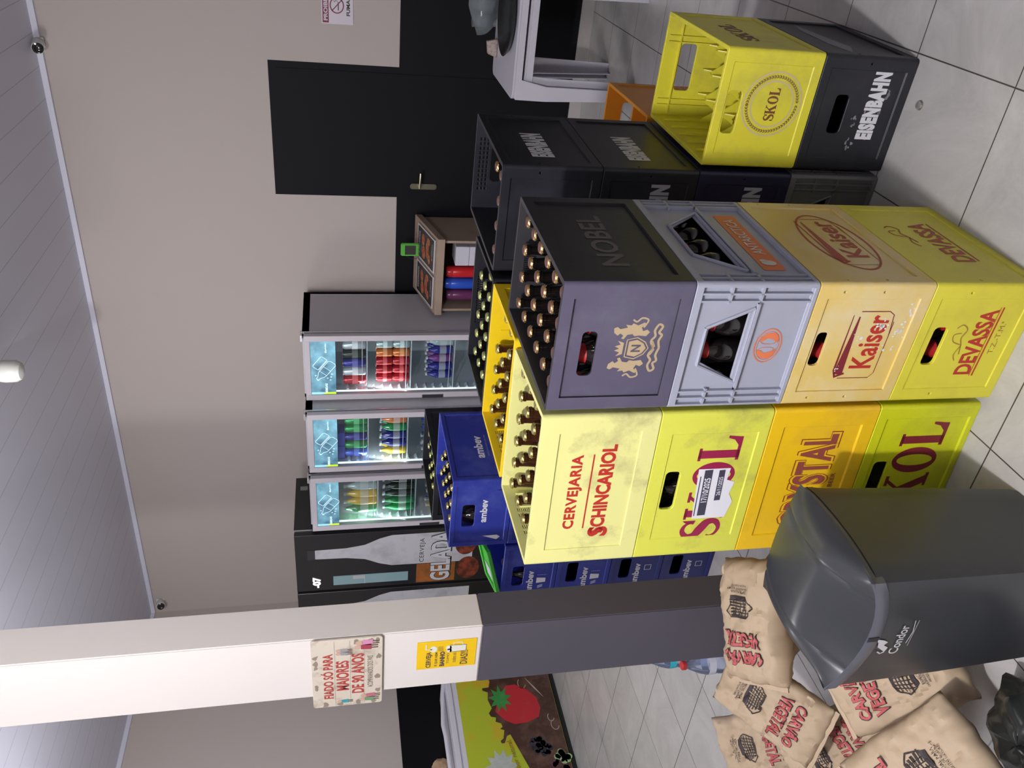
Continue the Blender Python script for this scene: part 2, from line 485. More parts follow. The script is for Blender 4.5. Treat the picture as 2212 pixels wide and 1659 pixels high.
m_nobel = plastic('crate_charcoal', (.03, .03, .034), (.05, .05, .05), .6)
m_ant = plastic('crate_light_grey', (.38, .4, .48), (.3, .29, .3), .3)
m_kai = plastic('crate_pale_ochre', (.78, .58, .17), (.78, .68, .42), .8, lo=.45, hi=.7)
m_dev = plastic('crate_mustard_yellow', (.76, .7, .05), (.5, .42, .06), .45)
m_sch = plastic('crate_pale_yellow', (.8, .79, .3), (.28, .25, .12), 1.0, lo=.53, hi=.8)
m_sk3 = plastic('crate_lemon_yellow', (.74, .76, .09), (.28, .26, .1), .95, lo=.53, hi=.82)
m_cry = plastic('crate_amber_yellow', (.9, .57, .012), (.5, .3, .08), .4)
m_sk1 = plastic('crate_acid_yellow', (.66, .7, .012), (.35, .32, .06), .5)
m_yel = plastic('crate_orange_yellow', (.88, .62, .01), (.5, .35, .08), .3)
m_blk = plastic('crate_black', (.013, .014, .02), (.04, .04, .05), .6, .4)
m_nav = plastic('crate_navy', (.012, .013, .04), (.03, .03, .06), .4, .4)
m_k2 = plastic('crate_bright_yellow', (.74, .68, .045), (.3, .27, .1), .5)
m_org = plastic('crate_orange', (.75, .3, .02), (.45, .2, .05), .3)
m_blu = plastic('crate_royal_blue', (.025, .04, .32), (.12, .16, .5), .6, .35)

hs = (0, .235, .13, .036)
NL = {}
fN, rN = faceframe(WN, DN, 'front'), faceframe(WN, DN, 'right')
fS = faceframe(WS, DS, 'front')
def holesmall(cx_, cv): return [(cx_+.004*math.cos(R(a)), cv+.004*math.sin(R(a))) for a in range(0, 360, 45)]
# --- right front stack
N1 = crate('mustard yellow crate with red DEVASSA lettering at the bottom of the front stack', place(pN, aN, WN, DN, 0), aN, WN, DN, H6, 'dev', m_dev, {'front': [(-.005, .25, .115, .04), holesmall(-.155, .2), holesmall(.155, .21)], 'right': [holesmall(-.235, .18)]}, rd=.003)
N2 = crate('pale ochre crate with worn Kaiser lettering and white paint spots, second from floor', place(pN, aN, WN, DN, T), aN, WN, DN, H6, 'kai', m_kai, {'front': [(-.01, .265, .1, .032), holesmall(-.157, .25), holesmall(-.157, .14), holesmall(.157, .25), holesmall(.157, .14)], 'right': [holesmall(-.238, .24), holesmall(-.238, .13), holesmall(.238, .26), holesmall(.238, .16)]})
trap = [(-.1, .16), (.1, .16), (.048, .255), (-.048, .255)]
trapr = [(-.17, .165), (.17, .165), (.09, .255), (-.09, .255)]
N3 = crate('light grey ribbed crate with trapezoid openings and orange penguin badge', place(pN, aN, WN, DN, 2*T), aN, WN, DN, H6, 'ant', m_ant, {'front': [trap], 'right': [trapr]}, rd=.011, t=.018, margin=(.012, .02, .012))
N4 = crate('purple grey crate with gold lion crest, topmost of the front right stack', place(pN, aN, WN, DN, 3*T), aN, WN, DN, H6, 'nob', m_nobel, {'front': [(-.015, .235, .125, .038)]}, vents=[('back', (-.05, .05, .24, .305, 16, 1))], ribs=False, divider=(4, 6, .2), rd=.007)
def two_tone(cr0, m2, W, D):
    b = [c for c in cr0.children if c.name.startswith('body')][0]
    b.data.materials.append(m2)
    for f in b.data.polygons:
        if f.center.y < -D/2+.0095 and f.normal.y < -.3: f.material_index = 1
two_tone(N4, plastic('crate_faded_purple_grey', (.1, .09, .14), (.17, .16, .21), .6), WN, DN)
# grey crate ribs
def rib_mesh(W, D, H):
    mb = MB()
    for f_, L, hu, hv0, hv1 in (('f', W, .108, .15, .265), ('r', D, .18, .155, .265)):
        def bx(u0, u1, v0, v1, e=.0105):
            if f_ == 'f': mb.box(u0, u1, -D/2+.0005, -D/2+e+.003, v0, v1)
            else: mb.box(W/2-e-.003, W/2-.0005, u0, u1, v0, v1)
        for u in (-L/2+.03, -L/2+.05, L/2-.05, L/2-.03): bx(u-.0025, u+.0025, .012, H-.02)
        for v in (.225, .145): 
            bx(-L/2+.012, -L/2+.058, v-.003, v+.003); bx(L/2-.058, L/2-.012, v-.003, v+.003)
        bx(-L/2+.05, L/2-.05, .142, .148, .006)
        # raised lip round the opening
        k = [(-hu, hv0), (hu, hv0), (hu*.5, hv1), (-hu*.5, hv1)]
        for i in range(4):
            a, b = k[i], k[(i+1) % 4]
            if f_ == 'f': mb.tube([(a[0], -D/2+.008, a[1]), (b[0], -D/2+.008, b[1])], .0045, 6)
            else: mb.tube([(W/2-.008, a[0], a[1]), (W/2-.008, b[0], b[1])], .0045, 6)
    return mb.mesh('outer_rib')
add('outer_rib', rib_mesh(WN, DN, H6), m_ant, N3)

red = mat('print_red', (.5, .03, .02), .5)
maroon = mat('print_maroon', (.22, .02, .03), .5)
rust = mat('print_rust', (.45, .1, .05), .55)
orange = mat('print_orange', (.75, .2, .08), .5)
whitep = mat('print_white', (.75, .76, .8), .5)
black = mat('print_black', (.02, .02, .025), .5)
gold = mat('print_gold', (.48, .37, .22), .5)
dkprint = mat('print_charcoal', (.035, .033, .035), .5)
# DEVASSA
stamp('lettering', text('DEVASSA', .03).fit(0.005, .128, .2, .052), faceframe(WN, DN, 'front', .003), red, N1)
stamp('underline', Ink().rect(-.1, .09, .112, .0945).rect(-.1, .1, .112, .102), faceframe(WN, DN, 'front', .003), red, N1)
g = Ink().line([(-.03, .165), (.0, .172), (.02, .18), (.045, .172), (.06, .19), (.05, .205)], .0035, True).line([(.0, .175), (.01, .2), (.03, .205), (.035, .185)], .003, True).line([(-.05, .17), (-.03, .18), (.0, .17)], .003, True)
stamp('figure_sketch', g, faceframe(WN, DN, 'front', .003), mat('print_brown', (.4, .22, .04), .6), N1)
stamp('small_lettering', text('T.Z.-T.M.ª', .0).fit(.02, .07, .1, .016), faceframe(WN, DN, 'front', .003), mat('print_brown', (.4, .22, .04), .6), N1)
stamp('side_lettering', text('DEVASSA', .03).fit(0.0, .14, .25, .065), faceframe(WN, DN, 'right', .003), rust, N1)
stamp('side_underline', Ink().rect(-.12, .095, .125, .1), faceframe(WN, DN, 'right', .003), rust, N1)
stamp('side_sketch', Ink().merge(g, 1.2, 1.2, .03, .01), faceframe(WN, DN, 'right', .003), rust, N1)
# Kaiser
def kaiser(fr, parent, s=1, m=red, m2=red):
    k = text('Kaiser', .02).fit(.01*s, .125, .16*s, .065)
    stamp('lettering', k, fr, m, parent)
    f_ = Ink().line([(-.085*s, .165), (-.095*s, .19), (-.075*s, .198), (.09*s, .198)], [.006, .008, .006, .002])
    f_.line([(-.1*s, .18), (-.1*s, .09), (-.085*s, .078), (.07*s, .078)], .002).line([(.03*s, .078), (.09*s, .085), (.1*s, .1), (.1*s, .18)], .0025)
    f_.poly([(-.09*s, .17), (-.086*s, .196), (.085*s, .182), (.085*s, .178)])
    stamp('badge_outline', f_, fr, m2, parent)
kaiser(fN, N2, 1, red, maroon)
kaiser(rN, N2, 1.45, rust, rust)
f_ = Ink().ring(0, .135, .175, .088, .168, .082, 40)
stamp('side_badge_ring', f_, rN, rust, N2)
sp = Ink()
random.seed(3)
for cu_, cv_, n_ in ((.04, .05, 16), (.06, .11, 14), (-.01, .09, 12), (-.07, .19, 6), (.02, .16, 6), (.1, .03, 14)):
    for _ in range(n_):
        a = random.uniform(0, 6.28); r_ = abs(random.gauss(0, .014)); q = random.uniform(.001, .005)
        sp.poly([(cu_+r_*math.cos(a)+q*random.uniform(.5, 1.4)*math.cos(R(t_)), cv_+r_*math.sin(a)+q*random.uniform(.5, 1.4)*math.sin(R(t_))) for t_ in range(0, 360, 45)])
stamp('paint_spot', sp, fN, mat('paint_white', (.85, .85, .82), .6), N2, .0012)
# grey crate badge
ant_f = faceframe(WN, DN, 'front', .011); ant_r = faceframe(WN, DN, 'right', .011)
bad = Ink().ring(0, .085, .05, .037, .047, .034, 36).ring(0, .085, .042, .03, .0405, .0285, 36)
for s_ in (-1, 1):
    bad.poly([(s_*.008, .06), (s_*.03, .062), (s_*.038, .075), (s_*.036, .095), (s_*.024, .108), (s_*.012, .111), (s_*.014, .1), (s_*.022, .09), (s_*.018, .075)])
    bad.line([(s_*.018, .066), (s_*.006, .07), (s_*.006, .1), (s_*.014, .108)], .0014, True)
stamp('penguin_badge', bad, ant_f, orange, N3, .0012)
stamp('side_band', Ink().poly(rrect(.34, .062, .006, 3, 0, .075)), ant_r, orange, N3, .001)
stamp('side_lettering', text('ANTARCTICA', .012).fit(.03, .075, .22, .032), ant_r, mat('print_pale', (.7, .66, .6), .5), N3, .002)
stamp('side_penguin', Ink().ell(-.13, .075, .014, .02).ell(-.118, .085, .008, .01), ant_r, mat('print_pale', (.7, .66, .6), .5), N3, .002)
# NOBEL crest
cr_ = Ink()
hexo = [(-.024, .135), (.024, .135), (.03, .11), (.017, .088), (0, .078), (-.017, .088), (-.03, .11)]
cr_.line(hexo+[hexo[0]], .003)
cr_.poly([(x*.8, (y-.108)*.8+.108) for x, y in hexo])
for s_ in (-1, 1):
    lion = [(.034, .09), (.045, .082), (.052, .09), (.048, .1), (.058, .105), (.068, .095), (.072, .1), (.064, .115), (.07, .128), (.064, .132), (.066, .146), (.058, .14), (.054, .158), (.06, .166), (.056, .174), (.044, .172), (.036, .162), (.042, .156), (.036, .148), (.028, .152), (.026, .145), (.038, .138), (.04, .125), (.034, .12), (.036, .108)]
    cr_.poly([(s_*x, y) for x, y in lion])
    cr_.line([(s_*.058, .1), (s_*.078, .092), (s_*.084, .108), (s_*.074, .12), (s_*.08, .13)], .0045, True)
    cr_.line([(s_*.002, .066), (s_*.02, .074), (s_*.034, .066), (s_*.05, .07), (s_*.066, .062), (s_*.06, .052), (s_*.044, .058), (s_*.036, .05), (s_*.02, .055), (0, .05)], .006, True)
cr_.poly([(-.016, .142), (.016, .142), (.022, .158), (.011, .15), (.006, .164), (0, .152), (-.006, .164), (-.011, .15), (-.022, .158)])
cr_.line([(-.02, .07), (-.005, .062), (.01, .072)], .003).line([(.02, .07), (.005, .062), (-.01, .072)], .003)
stamp('lion_crest', Ink().merge(cr_, 1.0, 1.0, .0, .005), faceframe(WN, DN, 'front', .007), gold, N4)
stamp('crest_letter', text('N', .03).fit(0, .115, .02, .024), faceframe(WN, DN, 'front', .007), mat('crest_letter_grey', (.1, .09, .12), .5), N4, .0016)
stamp('side_lettering', text('NOBEL', .02).fit(-.01, .165, .3, .07), faceframe(WN, DN, 'right', .007), mat('print_faded_grey', (.15, .13, .125), .6), N4)

# --- left front stack
S1 = crate('acid yellow crate with big maroon serif letters, on the floor behind the bin', place(pS, aS, WS, DS, 0), aS, WS, DS, H6, 'sk1', m_sk1, {'front': [(-.01, .25, .13, .045)]}, margin=(.045, .03, .02))
S2 = crate('amber yellow crate with CRYSTAL lettering behind the bin lid', place(pS, aS, WS, DS, T), aS, WS, DS, H6, 'cry', m_cry, {}, margin=(.06, .04, .04))
S3 = crate('lemon yellow crate with torn white date sticker, second from the top', place(pS, aS, WS, DS, 2*T), aS, WS, DS, H6, 'sk3', m_sk3, {'front': [(-.01, .25, .13, .042)]}, margin=(.07, .04, .03), rd=.003)
S4 = crate('pale yellow crate with red CERVEJARIA SCHINCARIOL lettering on top of the left stack', place(pS, aS, WS, DS, 3*T), aS, WS, DS, H6, 'sch', m_sch, {}, vents=[('left', (-.06, .07, .2, .295, 5, 16))], ribs=True, margin=(.055, .05, .045), rd=.004)
fr3 = faceframe(WS, DS, 'front', .003); fr4 = faceframe(WS, DS, 'front', .004)
stamp('lettering', serif('SKOL').fit(.01, .145, .36, .145), fS, maroon, S1)
stamp('lettering', serif('SKOL').fit(-.01, .13, .36, .125), fr3, mat('print_crimson', (.33, .015, .07), .5), S3)
stk = Ink().poly([(-.105, .06), (-.1, .16), (.075, .165), (.07, .07), (.03, .075), (.02, .05), (-.02, .06), (-.05, .045)])
stamp('date_sticker', Ink().merge(stk, 1, 1, -.005, .01, 3), fr3, mat('sticker_white', (.85, .86, .9), .5), S3, .0016)
stamp('sticker_bar', Ink().merge(Ink().rect(-.09, .122, .07, .146).rect(-.04, .085, .066, .103).rect(-.09, .154, .05, .157), 1, 1, -.005, .01, 3), fr3, mat('sticker_ink', (.06, .06, .09), .5), S3, .0022)
stamp('date_lettering', Ink().merge(text('17/10/2025', .02).fit(0, .134, .085, .018), 1, 1, -.005, .01, 3), fr3, mat('sticker_white', (.85, .86, .9), .5), S3, .0028)
stamp('date_lettering', Ink().merge(text('26/11/2025', .01).fit(.01, .094, .065, .012), 1, 1, -.005, .01, 3), fr3, mat('sticker_white', (.85, .86, .9), .5), S3, .0028)
cy_ = mat('print_dusky_maroon', (.3, .07, .05), .5)
stamp('lettering_outline', text('CRYSTAL', .075, 1.08).fit(0, .15, .34, .125), fS, mat('print_dark_red', (.3, .05, .01), .5), S2, .0008)
stamp('lettering_gap', text('CRYSTAL', .06, 1.08).fit(0, .15, .334, .118), fS, m_cry, S2, .0012)
stamp('lettering', text('CRYSTAL', .035, 1.08).fit(0, .15, .322, .104), fS, cy_, S2, .0016)
stamp('small_lettering', text('BEER', .02).fit(0, .075, .05, .014), fS, cy_, S2, .0008)
stamp('upper_lettering', text('CERVEJARIA', .035, 1.1).fit(0, .205, .25, .04), fr4, red, S4)
stamp('rule_line', Ink().rect(-.125, .163, .125, .167), fr4, red, S4)
stamp('lower_lettering', text('SCHINCARIOL', .04, 1.0).fit(0.005, .125, .3, .042), fr4, red, S4)
stamp('lower_initial', text('S', .035).fit(-.14, .12, .035, .058), fr4, red, S4)
# --- dark stack behind
E1 = crate('grey crate at floor level under the dark stack behind', place(pE, aE, WN, DN, 0), aE, WN, DN, H6, 'ant', plastic('crate_grey_shaded', (.14, .14, .14), (.1, .1, .1), .3), {'front': [trap], 'right': [trapr]}, rd=.011, t=.018, margin=(.012, .02, .012))  # grey lowered to put the shade behind the stacks into the colour
add('outer_rib', rib_mesh(WN, DN, H6), MATS['crate_grey_shaded'], E1)
E2 = crate('navy black crate second from the floor behind the front stack', place(pE, aE, WN, DN, T), aE, WN, DN, H6, 'eis', m_nav, {'front': [(0, .22, .12, .045), holesmall(.157, .16)], 'right': [holesmall(-.238, .2)]})
E3 = crate('black crate with white side lettering, under the topmost of the rear stack', place(pE, aE, WN, DN, 2*T), aE, WN, DN, H6, 'eis', m_blk)
E4 = crate('black crate with white side lettering and copper caps, topmost of the rear stack', place(pE, aE, WN, DN, 3*T), aE, WN, DN, H6, 'eist', m_blk, {'right': [holesmall(-.238, .2), holesmall(.238, .2)], 'back': [(0, .235, .13, .045)], 'front': [holesmall(.157, .2)]}, vents=[('back', (-.1, .1, .265, .305, 12, 3))], divider=(4, 6, .2))
B_ = lambda s_: text('EISENBAHN', .07, 1.12).fit(0, 0, 1, 1)
for cr0 in (E3, E4):
    stamp('side_lettering', B_(0).fit(-.05, .17, .23, .075), rN, whitep, cr0)
for cr0, mm in ((E2, whitep), (E3, whitep)):
    stamp('front_lettering', B_(0).fit(0, .12, .26, .065), fN, mat('print_dull_white', (.4, .4, .45), .5), cr0)
stamp('sticker_strip', Ink().rect(.05, .13, .056, .2), fN, whitep, E4)
# --- right stack of two
K1 = crate('black crate with scratched white lettering under the bright yellow crate', place(pK, aK, WN, DN, 0, 'fl'), aK, WN, DN, H6, 'eis', m_blk)
K2 = crate('bright yellow empty crate with round wreath emblem on the right', place(pK, aK, WN, DN, T, 'fl'), aK, WN, DN, H6, 'k2', m_k2, {'front': [(-.01, .262, .13, .045)], 'back': [(0, .225, .16, .06)], 'right': [holesmall(-.238, .25)]}, divider=(4, 6, .16), rd=.003)
stamp('front_lettering', B_(0).fit(.03, .105, .21, .06), fN, whitep, K1)
rb = MB()
for x in (-.13, -.11, .085, .105): rb.box(x-.002, x+.002, DN/2-.022, DN/2-.013, .05, H6-.01)
rb.box(-.16, .16, DN/2-.02, DN/2-.013, .262, .266)
for y in (-.15, -.07, .01, .09, .17): rb.box(-WN/2+.013, -WN/2+.02, y-.002, y+.002, .05, H6-.02)
add('inner_rib', rb.mesh('inner_rib'), m_k2, K2)
sc = Ink(); random.seed(11)
for cu_, cv_ in ((-.09, .15), (.02, .12), (-.02, .16), (.07, .075), (.02, .085), (-.06, .1)):
    for _ in range(9):
        a = random.uniform(0, 6.3); q = random.uniform(.003, .013)
        sc.poly([(cu_+.014*math.cos(a)+q*random.uniform(.3, 1)*math.cos(R(t_)), cv_+.01*math.sin(a)+q*.6*random.uniform(.3, 1)*math.sin(R(t_))) for t_ in range(0, 360, 60)])
stamp('scratch_mark', sc, fN, mat('print_worn_grey', (.25, .25, .28), .6), K1, .0006)
stamp('side_label', Ink().poly([(-.2, .2), (-.12, .16), (.1, .19), (.2, .2), (.1, .225), (-.1, .225)]), rN, mat('print_worn_grey', (.25, .25, .28), .6), K1)
k2f = faceframe(WN, DN, 'front', .003)
gp = mat('print_bronze', (.3, .2, .06), .5); lg = mat('print_sand', (.6, .5, .3), .5)
stamp('emblem_ring', Ink().ring(.02, .135, .099, .099, .094, .094, 48).ring(.02, .135, .072, .072, .067, .067, 48), k2f, lg, K2)
wr_ = Ink()
for k in range(60):
    a = 2*math.pi*k/60; cu_, cv_ = .02+.083*math.cos(a), .135+.083*math.sin(a)
    for s_ in (-1, 1):
        b = a+R(90)*(1 if math.cos(a) > 0 else -1)+s_*R(35)
        wr_.line([(cu_, cv_), (cu_+.008*math.cos(b), cv_+.008*math.sin(b))], [.006, .002])
stamp('emblem_wreath', wr_, k2f, gp, K2)
stamp('emblem_lettering', serif('SKOL').fit(.02, .135, .1, .036), k2f, mat('print_brown_red', (.2, .07, .03), .5), K2)
stamp('side_lettering', serif('SKOL').fit(-.02, .19, .24, .06), faceframe(WN, DN, 'right', .003), mat('print_brown_red', (.2, .07, .03), .5), K2)
# --- crates filling the middle
BX = (-1.149, 2.377)
for k in range(3):
    crate('black crate low in the hidden stack in the middle of the pile', place(BX, 0, .508, .37, k*T), 0, .508, .37, H6, 'plainB', m_blk, group='crates under the green capped bottles')
B4 = crate('black crate of green capped bottles behind the orange yellow crate', place(BX, 0, .508, .37, 3*T), 0, .508, .37, H6, 'b4', m_blk, vents=[('back', (-.1, .1, .27, .305, 20, 3))], divider=(6, 4, .2))
YX = (-1.155, 1.998)
for k in range(3):
    crate('yellow crate low in the hidden stack behind the front left stack', place(YX, 0, .515, .372, k*T), 0, .515, .372, H6, 'plainY', m_yel, group='crates under the orange yellow crate')
Y4 = crate('orange yellow crate right behind the pale yellow top crate', place(YX, 0, .515, .372, 3*T), 0, .515, .372, H6, 'y4', m_yel, {'back': [(.2, .25, .02, .025)]}, vents=[('left', (-.06, .07, .2, .295, 5, 14))], ribs=True)
# --- orange crates at the back
for k in range(2):
    o_ = crate(['orange crate on the floor behind the bright yellow crate', 'empty orange crate behind the bright yellow crate'][k], place((-.742, 2.935), 0, WN, .515, k*T), 0, WN, .515, H6, 'org', m_org, {'back': [(-.04, .22, .12, .05)], 'front': [(0, .235, .13, .04)]})
# --- blue crates by the pillar
WA, DA, HA = .38, .515, .2625; TA = .265
fA, rA = faceframe(WA, DA, 'front', .004), faceframe(WA, DA, 'right', .004)
blue_m2 = plastic('crate_dark_blue', (.02, .03, .2), (.05, .06, .25), .4, .35)
wedge = [(.105, 0.008), (.15, .008), (.15, .02), (.125, .1)]
wedl = [(-.105, 0.008), (-.125, .1), (-.15, .02), (-.15, .008)]
sh = {'front': [(-.01, .185, .125, .055), [(.118, -.01), (.142, -.01), (.13, .07)]], 'right': [[(.1, -.01), (.13, -.01), (.1, .08)]]}
AL = ['royal blue crate with white lettering at floor level beneath the tall blue stack', 'royal blue crate second from the floor in the tall blue stack', 'royal blue crate third from the floor in the tall blue stack', 'royal blue crate just under the topmost blue crate', 'royal blue crate with white lettering, topmost of the blue crates']
GL = ['blue crate at floor level beside the pillar base', 'blue crate second from the floor beside the pillar', 'blue crate with beer glass drawing, second from the top beside the pillar', 'blue crate with beer glass drawing and a green tray on top, beside the pillar']
def small_glass(cu, cv, s_):
    k = Ink().poly([(cu-.012*s_, cv-.02*s_), (cu+.012*s_, cv-.02*s_), (cu+.016*s_, cv+.02*s_), (cu-.016*s_, cv+.02*s_)])
    for t_ in range(6): k.line([(cu+.03*s_, cv-.02*s_+.007*t_*s_), (cu+.034*s_, cv-.017*s_+.007*t_*s_)], .002)
    for t_ in range(3): k.line([(cu-.026*s_-.006*t_*s_, cv-.01*s_), (cu-.034*s_-.006*t_*s_, cv+.012*s_)], .003)
    return k
for k in range(5):
    A_ = crate(AL[k], place((-2.2, 2.625), 0, WA, DA, k*TA), 0, WA, DA, HA, 'amb', m_blu, sh, rd=.004, margin=(.03, .02, .02))
    stamp('lettering', text('ambev', .03).fit(.015, .12, .13, .032), fA, whitep, A_)
    stamp('side_lettering', text('ambev', .03).fit(-.02, .12, .16, .04), rA, whitep, A_)
    stamp('side_small_lettering', text('bares para muito mais vida', 0).fit(-.01, .082, .15, .01).merge(text('ambev.com.br', 0).fit(.03, .06, .06, .008)), rA, mat('print_lavender', (.4, .42, .6), .5), A_)
    stamp('pale_wedge', Ink().poly([(-.155, .05), (-.13, .115), (-.128, .05), (-.14, .035)]), fA, whitep, A_)
    A5 = A_
for k in range(4):
    G_ = crate(GL[k], place((-2.612, 2.645), 0, WA, DA, k*TA), 0, WA, DA, HA, 'amb', m_blu if k > 1 else blue_m2, sh, rd=.004, margin=(.03, .02, .02))
    stamp('lettering', text('ambev', .03).fit(-.05, .125, .14, .034), fA, whitep, G_)
    if k > 1: stamp('glass_drawing', small_glass(-.045, .07, 1.1), fA, whitep, G_)
    else: stamp('square_mark', Ink().ring(-.01, .07, .024, .024, .02, .02, 4, 45, 405), fA, whitep, G_)
    G4 = G_
TB = 1.325/4
for k in range(4):
    k_ = crate(['black crate at the bottom of the far black stack behind the blue crates', 'black crate second in the far black stack behind the blue crates', 'black crate third in the far black stack behind the blue crates', 'open black crate of pale capped bottles behind the topmost blue crate'][k], place((-2.56, 3.175), 0, WN, DN, k*TB), 0, WN, DN, TB-.002, 'far', m_blk, divider=None)
    F4 = k_

# ================================================================== bottles
def bottle_proto(name, glass, capm, lab=None, hgt=.29, r=.0365, neck=.0135):
    k = hgt/.29
    prof = [(r*.85, 0), (r, .006), (r, .165*k), (r*.97, .18*k), (r*.72, .205*k), (r*.48, .225*k), (neck*1.1, .243*k), (neck, .262*k), (neck, .27*k), (neck*1.18, .272*k), (neck*1.18, .279*k), (neck*.95, .281*k), (neck*.95, hgt)]
    o = add(name, MB().lathe(prof, 18).mesh(name, True), glass)
    cp = []
    n = 28
    mb = MB(); vs = []; fs = []
    rr = neck*1.12
    for zz, q, am in ((hgt-.007, 1.12, .07), (hgt-.003, 1.04, .04), (hgt-.0005, .95, 0), (hgt+.0007, .8, 0), (hgt+.001, .35, 0)):
        for a in range(n):
            t_ = 2*math.pi*a/n; q2 = rr*q*(1+am*(1 if a % 2 else -1))
            vs.append((q2*math.cos(t_), q2*math.sin(t_), zz))
    for i in range(4):
        for a in range(n): fs.append((i*n+a, i*n+(a+1) % n, (i+1)*n+(a+1) % n, (i+1)*n+a))
    fs.append(tuple(4*n+a for a in range(n)))
    mb.add(vs, fs)
    co_ = add('cap', mb.mesh('cap', True), capm, o)
    if capm.name == 'cap_copper':
        co_.data.materials.append(mat('cap_top_brown', (.2, .09, .07), .35, .5))
        for f in co_.data.polygons:
            if f.center.z > hgt-.0015: f.material_index = 1
    if lab:
        lb = add('neck_label', MB().lathe([(r*.66+.0008, .2105*k), (r*.5+.0008, .2235*k), (neck*1.1+.001, .243*k), (neck+.0012, .255*k)], 18, close=False).mesh('neck_label', True), lab, o)
        add('body_label', MB().lathe([(r+.0005, .03*k), (r+.0005, .11*k)], 18, close=False).mesh('body_label', True), lab, o)
    return o
amber = mat('amber_glass', (.045, .014, .006), .06, coat=.5, spec=.8)
dkglass = mat('dark_bottle_glass', (.008, .006, .006), .05, coat=.5, spec=.8)
grglass = mat('green_bottle_glass', (.01, .06, .02), .06, coat=.5, spec=.8)
copper = mat('cap_copper', (.55, .36, .16), .3, .85)
goldc = mat('cap_gold', (.5, .42, .14), .28, .85)
greenc = mat('cap_pale_green', (.42, .45, .16), .35, .6)
redlab = mat('label_red', (.5, .02, .02), .5)
def fill(cr0, W, D, nx, ny, proto, skip=(), z=.0135, t=.013, base=None):
    out = []
    rz = cr0.rotation_euler.z; c, s = math.cos(rz), math.sin(rz)
    for i in range(nx):
        for j in range(ny):
            if (i, j) in skip: continue
            x = -W/2+t+(W-2*t)*(i+.5)/nx; y = -D/2+t+(D-2*t)*(j+.5)/ny
            o = dup(proto)
            o.location = (cr0.location.x+c*x-s*y, cr0.location.y+s*x+c*y, cr0.location.z+z)
            o.rotation_euler = (0, 0, random.uniform(0, 6.28)); out.append(o)
    return out
def batch(name, label, group, glass, capm, cr0, W, D, nx, ny, lab=None, skip=(), t=.013, **kw):
    p = bottle_proto(name, glass, capm, lab, **kw)
    tag(p, label, 'bottle', group)
    fill(cr0, W, D, nx, ny, p, skip, t=t)
    for ch in list(p.children): bpy.data.objects.remove(ch)
    bpy.data.objects.remove(p)
batch('beer_bottle', 'dark beer bottle with copper cap in the purple grey crest crate', 'bottles in the purple grey top crate', dkglass, copper, N4, WN, DN, 4, 6, None, skip=[(i, 0) for i in range(4)], hgt=.293)
batch('beer_bottle', 'dark beer bottle with red neck label behind the crest crate handle', 'front bottles in the purple grey top crate', dkglass, copper, N4, WN, DN, 4, 6, redlab, skip=[(i, j) for i in range(4) for j in range(1, 6)], hgt=.293)
batch('beer_bottle', 'amber beer bottle with gold cap in the pale yellow top crate', 'bottles in the pale yellow top crate', amber, goldc, S4, WS, DS, 6, 4, skip=((0, 0),), hgt=.29, r=.0345)
batch('beer_bottle', 'amber beer bottle with gold cap in the orange yellow crate', 'bottles in the orange yellow crate', amber, goldc, Y4, .515, .372, 6, 4, skip=((4, 2), (4, 3), (5, 3)), hgt=.288)
batch('beer_bottle', 'dark bottle with green cap in the middle black crate', 'green capped bottles in the middle black crate', dkglass, greenc, B4, .508, .37, 6, 4, skip=((5, 3), (5, 2)), hgt=.29)
batch('beer_bottle', 'dark bottle with copper cap in the topmost black crate of the rear stack', 'bottles in the topmost rear black crate', dkglass, copper, E4, WN, DN, 4, 6, skip=[(i, j) for i in range(4) for j in range(6) if j > 0 and (i, j) != (3, 1)], hgt=.3)
batch('small_bottle', 'small dark bottle with gold cap in the topmost blue crate', 'bottles in the topmost blue crate', dkglass, goldc, A5, WA, DA, 4, 6, skip=((0, 0), (3, 5), (2, 5), (3, 3)), hgt=.235, r=.03)
batch('beer_bottle', 'dark bottle with pale cap in the open black crate by the fridges', 'bottles in the far black crate', dkglass, greenc, F4, WN, DN, 4, 6, skip=((0, 5), (3, 5)), hgt=.295)
batch('small_bottle', 'small dark bottle in the blue crate under the green tray', 'bottles in the crate under the green tray', dkglass, copper, G4, WA, DA, 4, 6, skip=[(i, j) for i in range(4) for j in range(6) if (i, j) not in ((3, 0), (3, 1), (2, 0), (1, 0), (0, 0), (1, 1))], hgt=.22, r=.03)
batch('beer_bottle', 'dark bottle with red neck label seen through the grey crate opening', 'bottles in the light grey crate', dkglass, copper, N3, WN, DN, 4, 6, redlab, skip=[(i, j) for i in range(4) for j in range(6) if not (j == 0 or i == 3)], t=.02, r=.034, hgt=.29)
batch('beer_bottle', 'bottle with red label seen through the handle of the ochre crate', 'bottles in the ochre crate', dkglass, copper, N2, WN, DN, 4, 6, redlab, skip=[(i, j) for i in range(4) for j in range(6) if j > 0], hgt=.29)
batch('beer_bottle', 'bottle with red label seen through the handle of the mustard crate', 'bottles in the mustard crate', dkglass, copper, N1, WN, DN, 4, 6, redlab, skip=[(i, j) for i in range(4) for j in range(6) if j > 0], hgt=.27)
batch('beer_bottle', 'dark bottle behind the handle of the crate with the torn date sticker', 'bottles in the lemon yellow crate', dkglass, copper, S3, WS, DS, 6, 4, None, skip=[(i, j) for i in range(6) for j in range(4) if j > 0 or i in (0, 5)], hgt=.29)
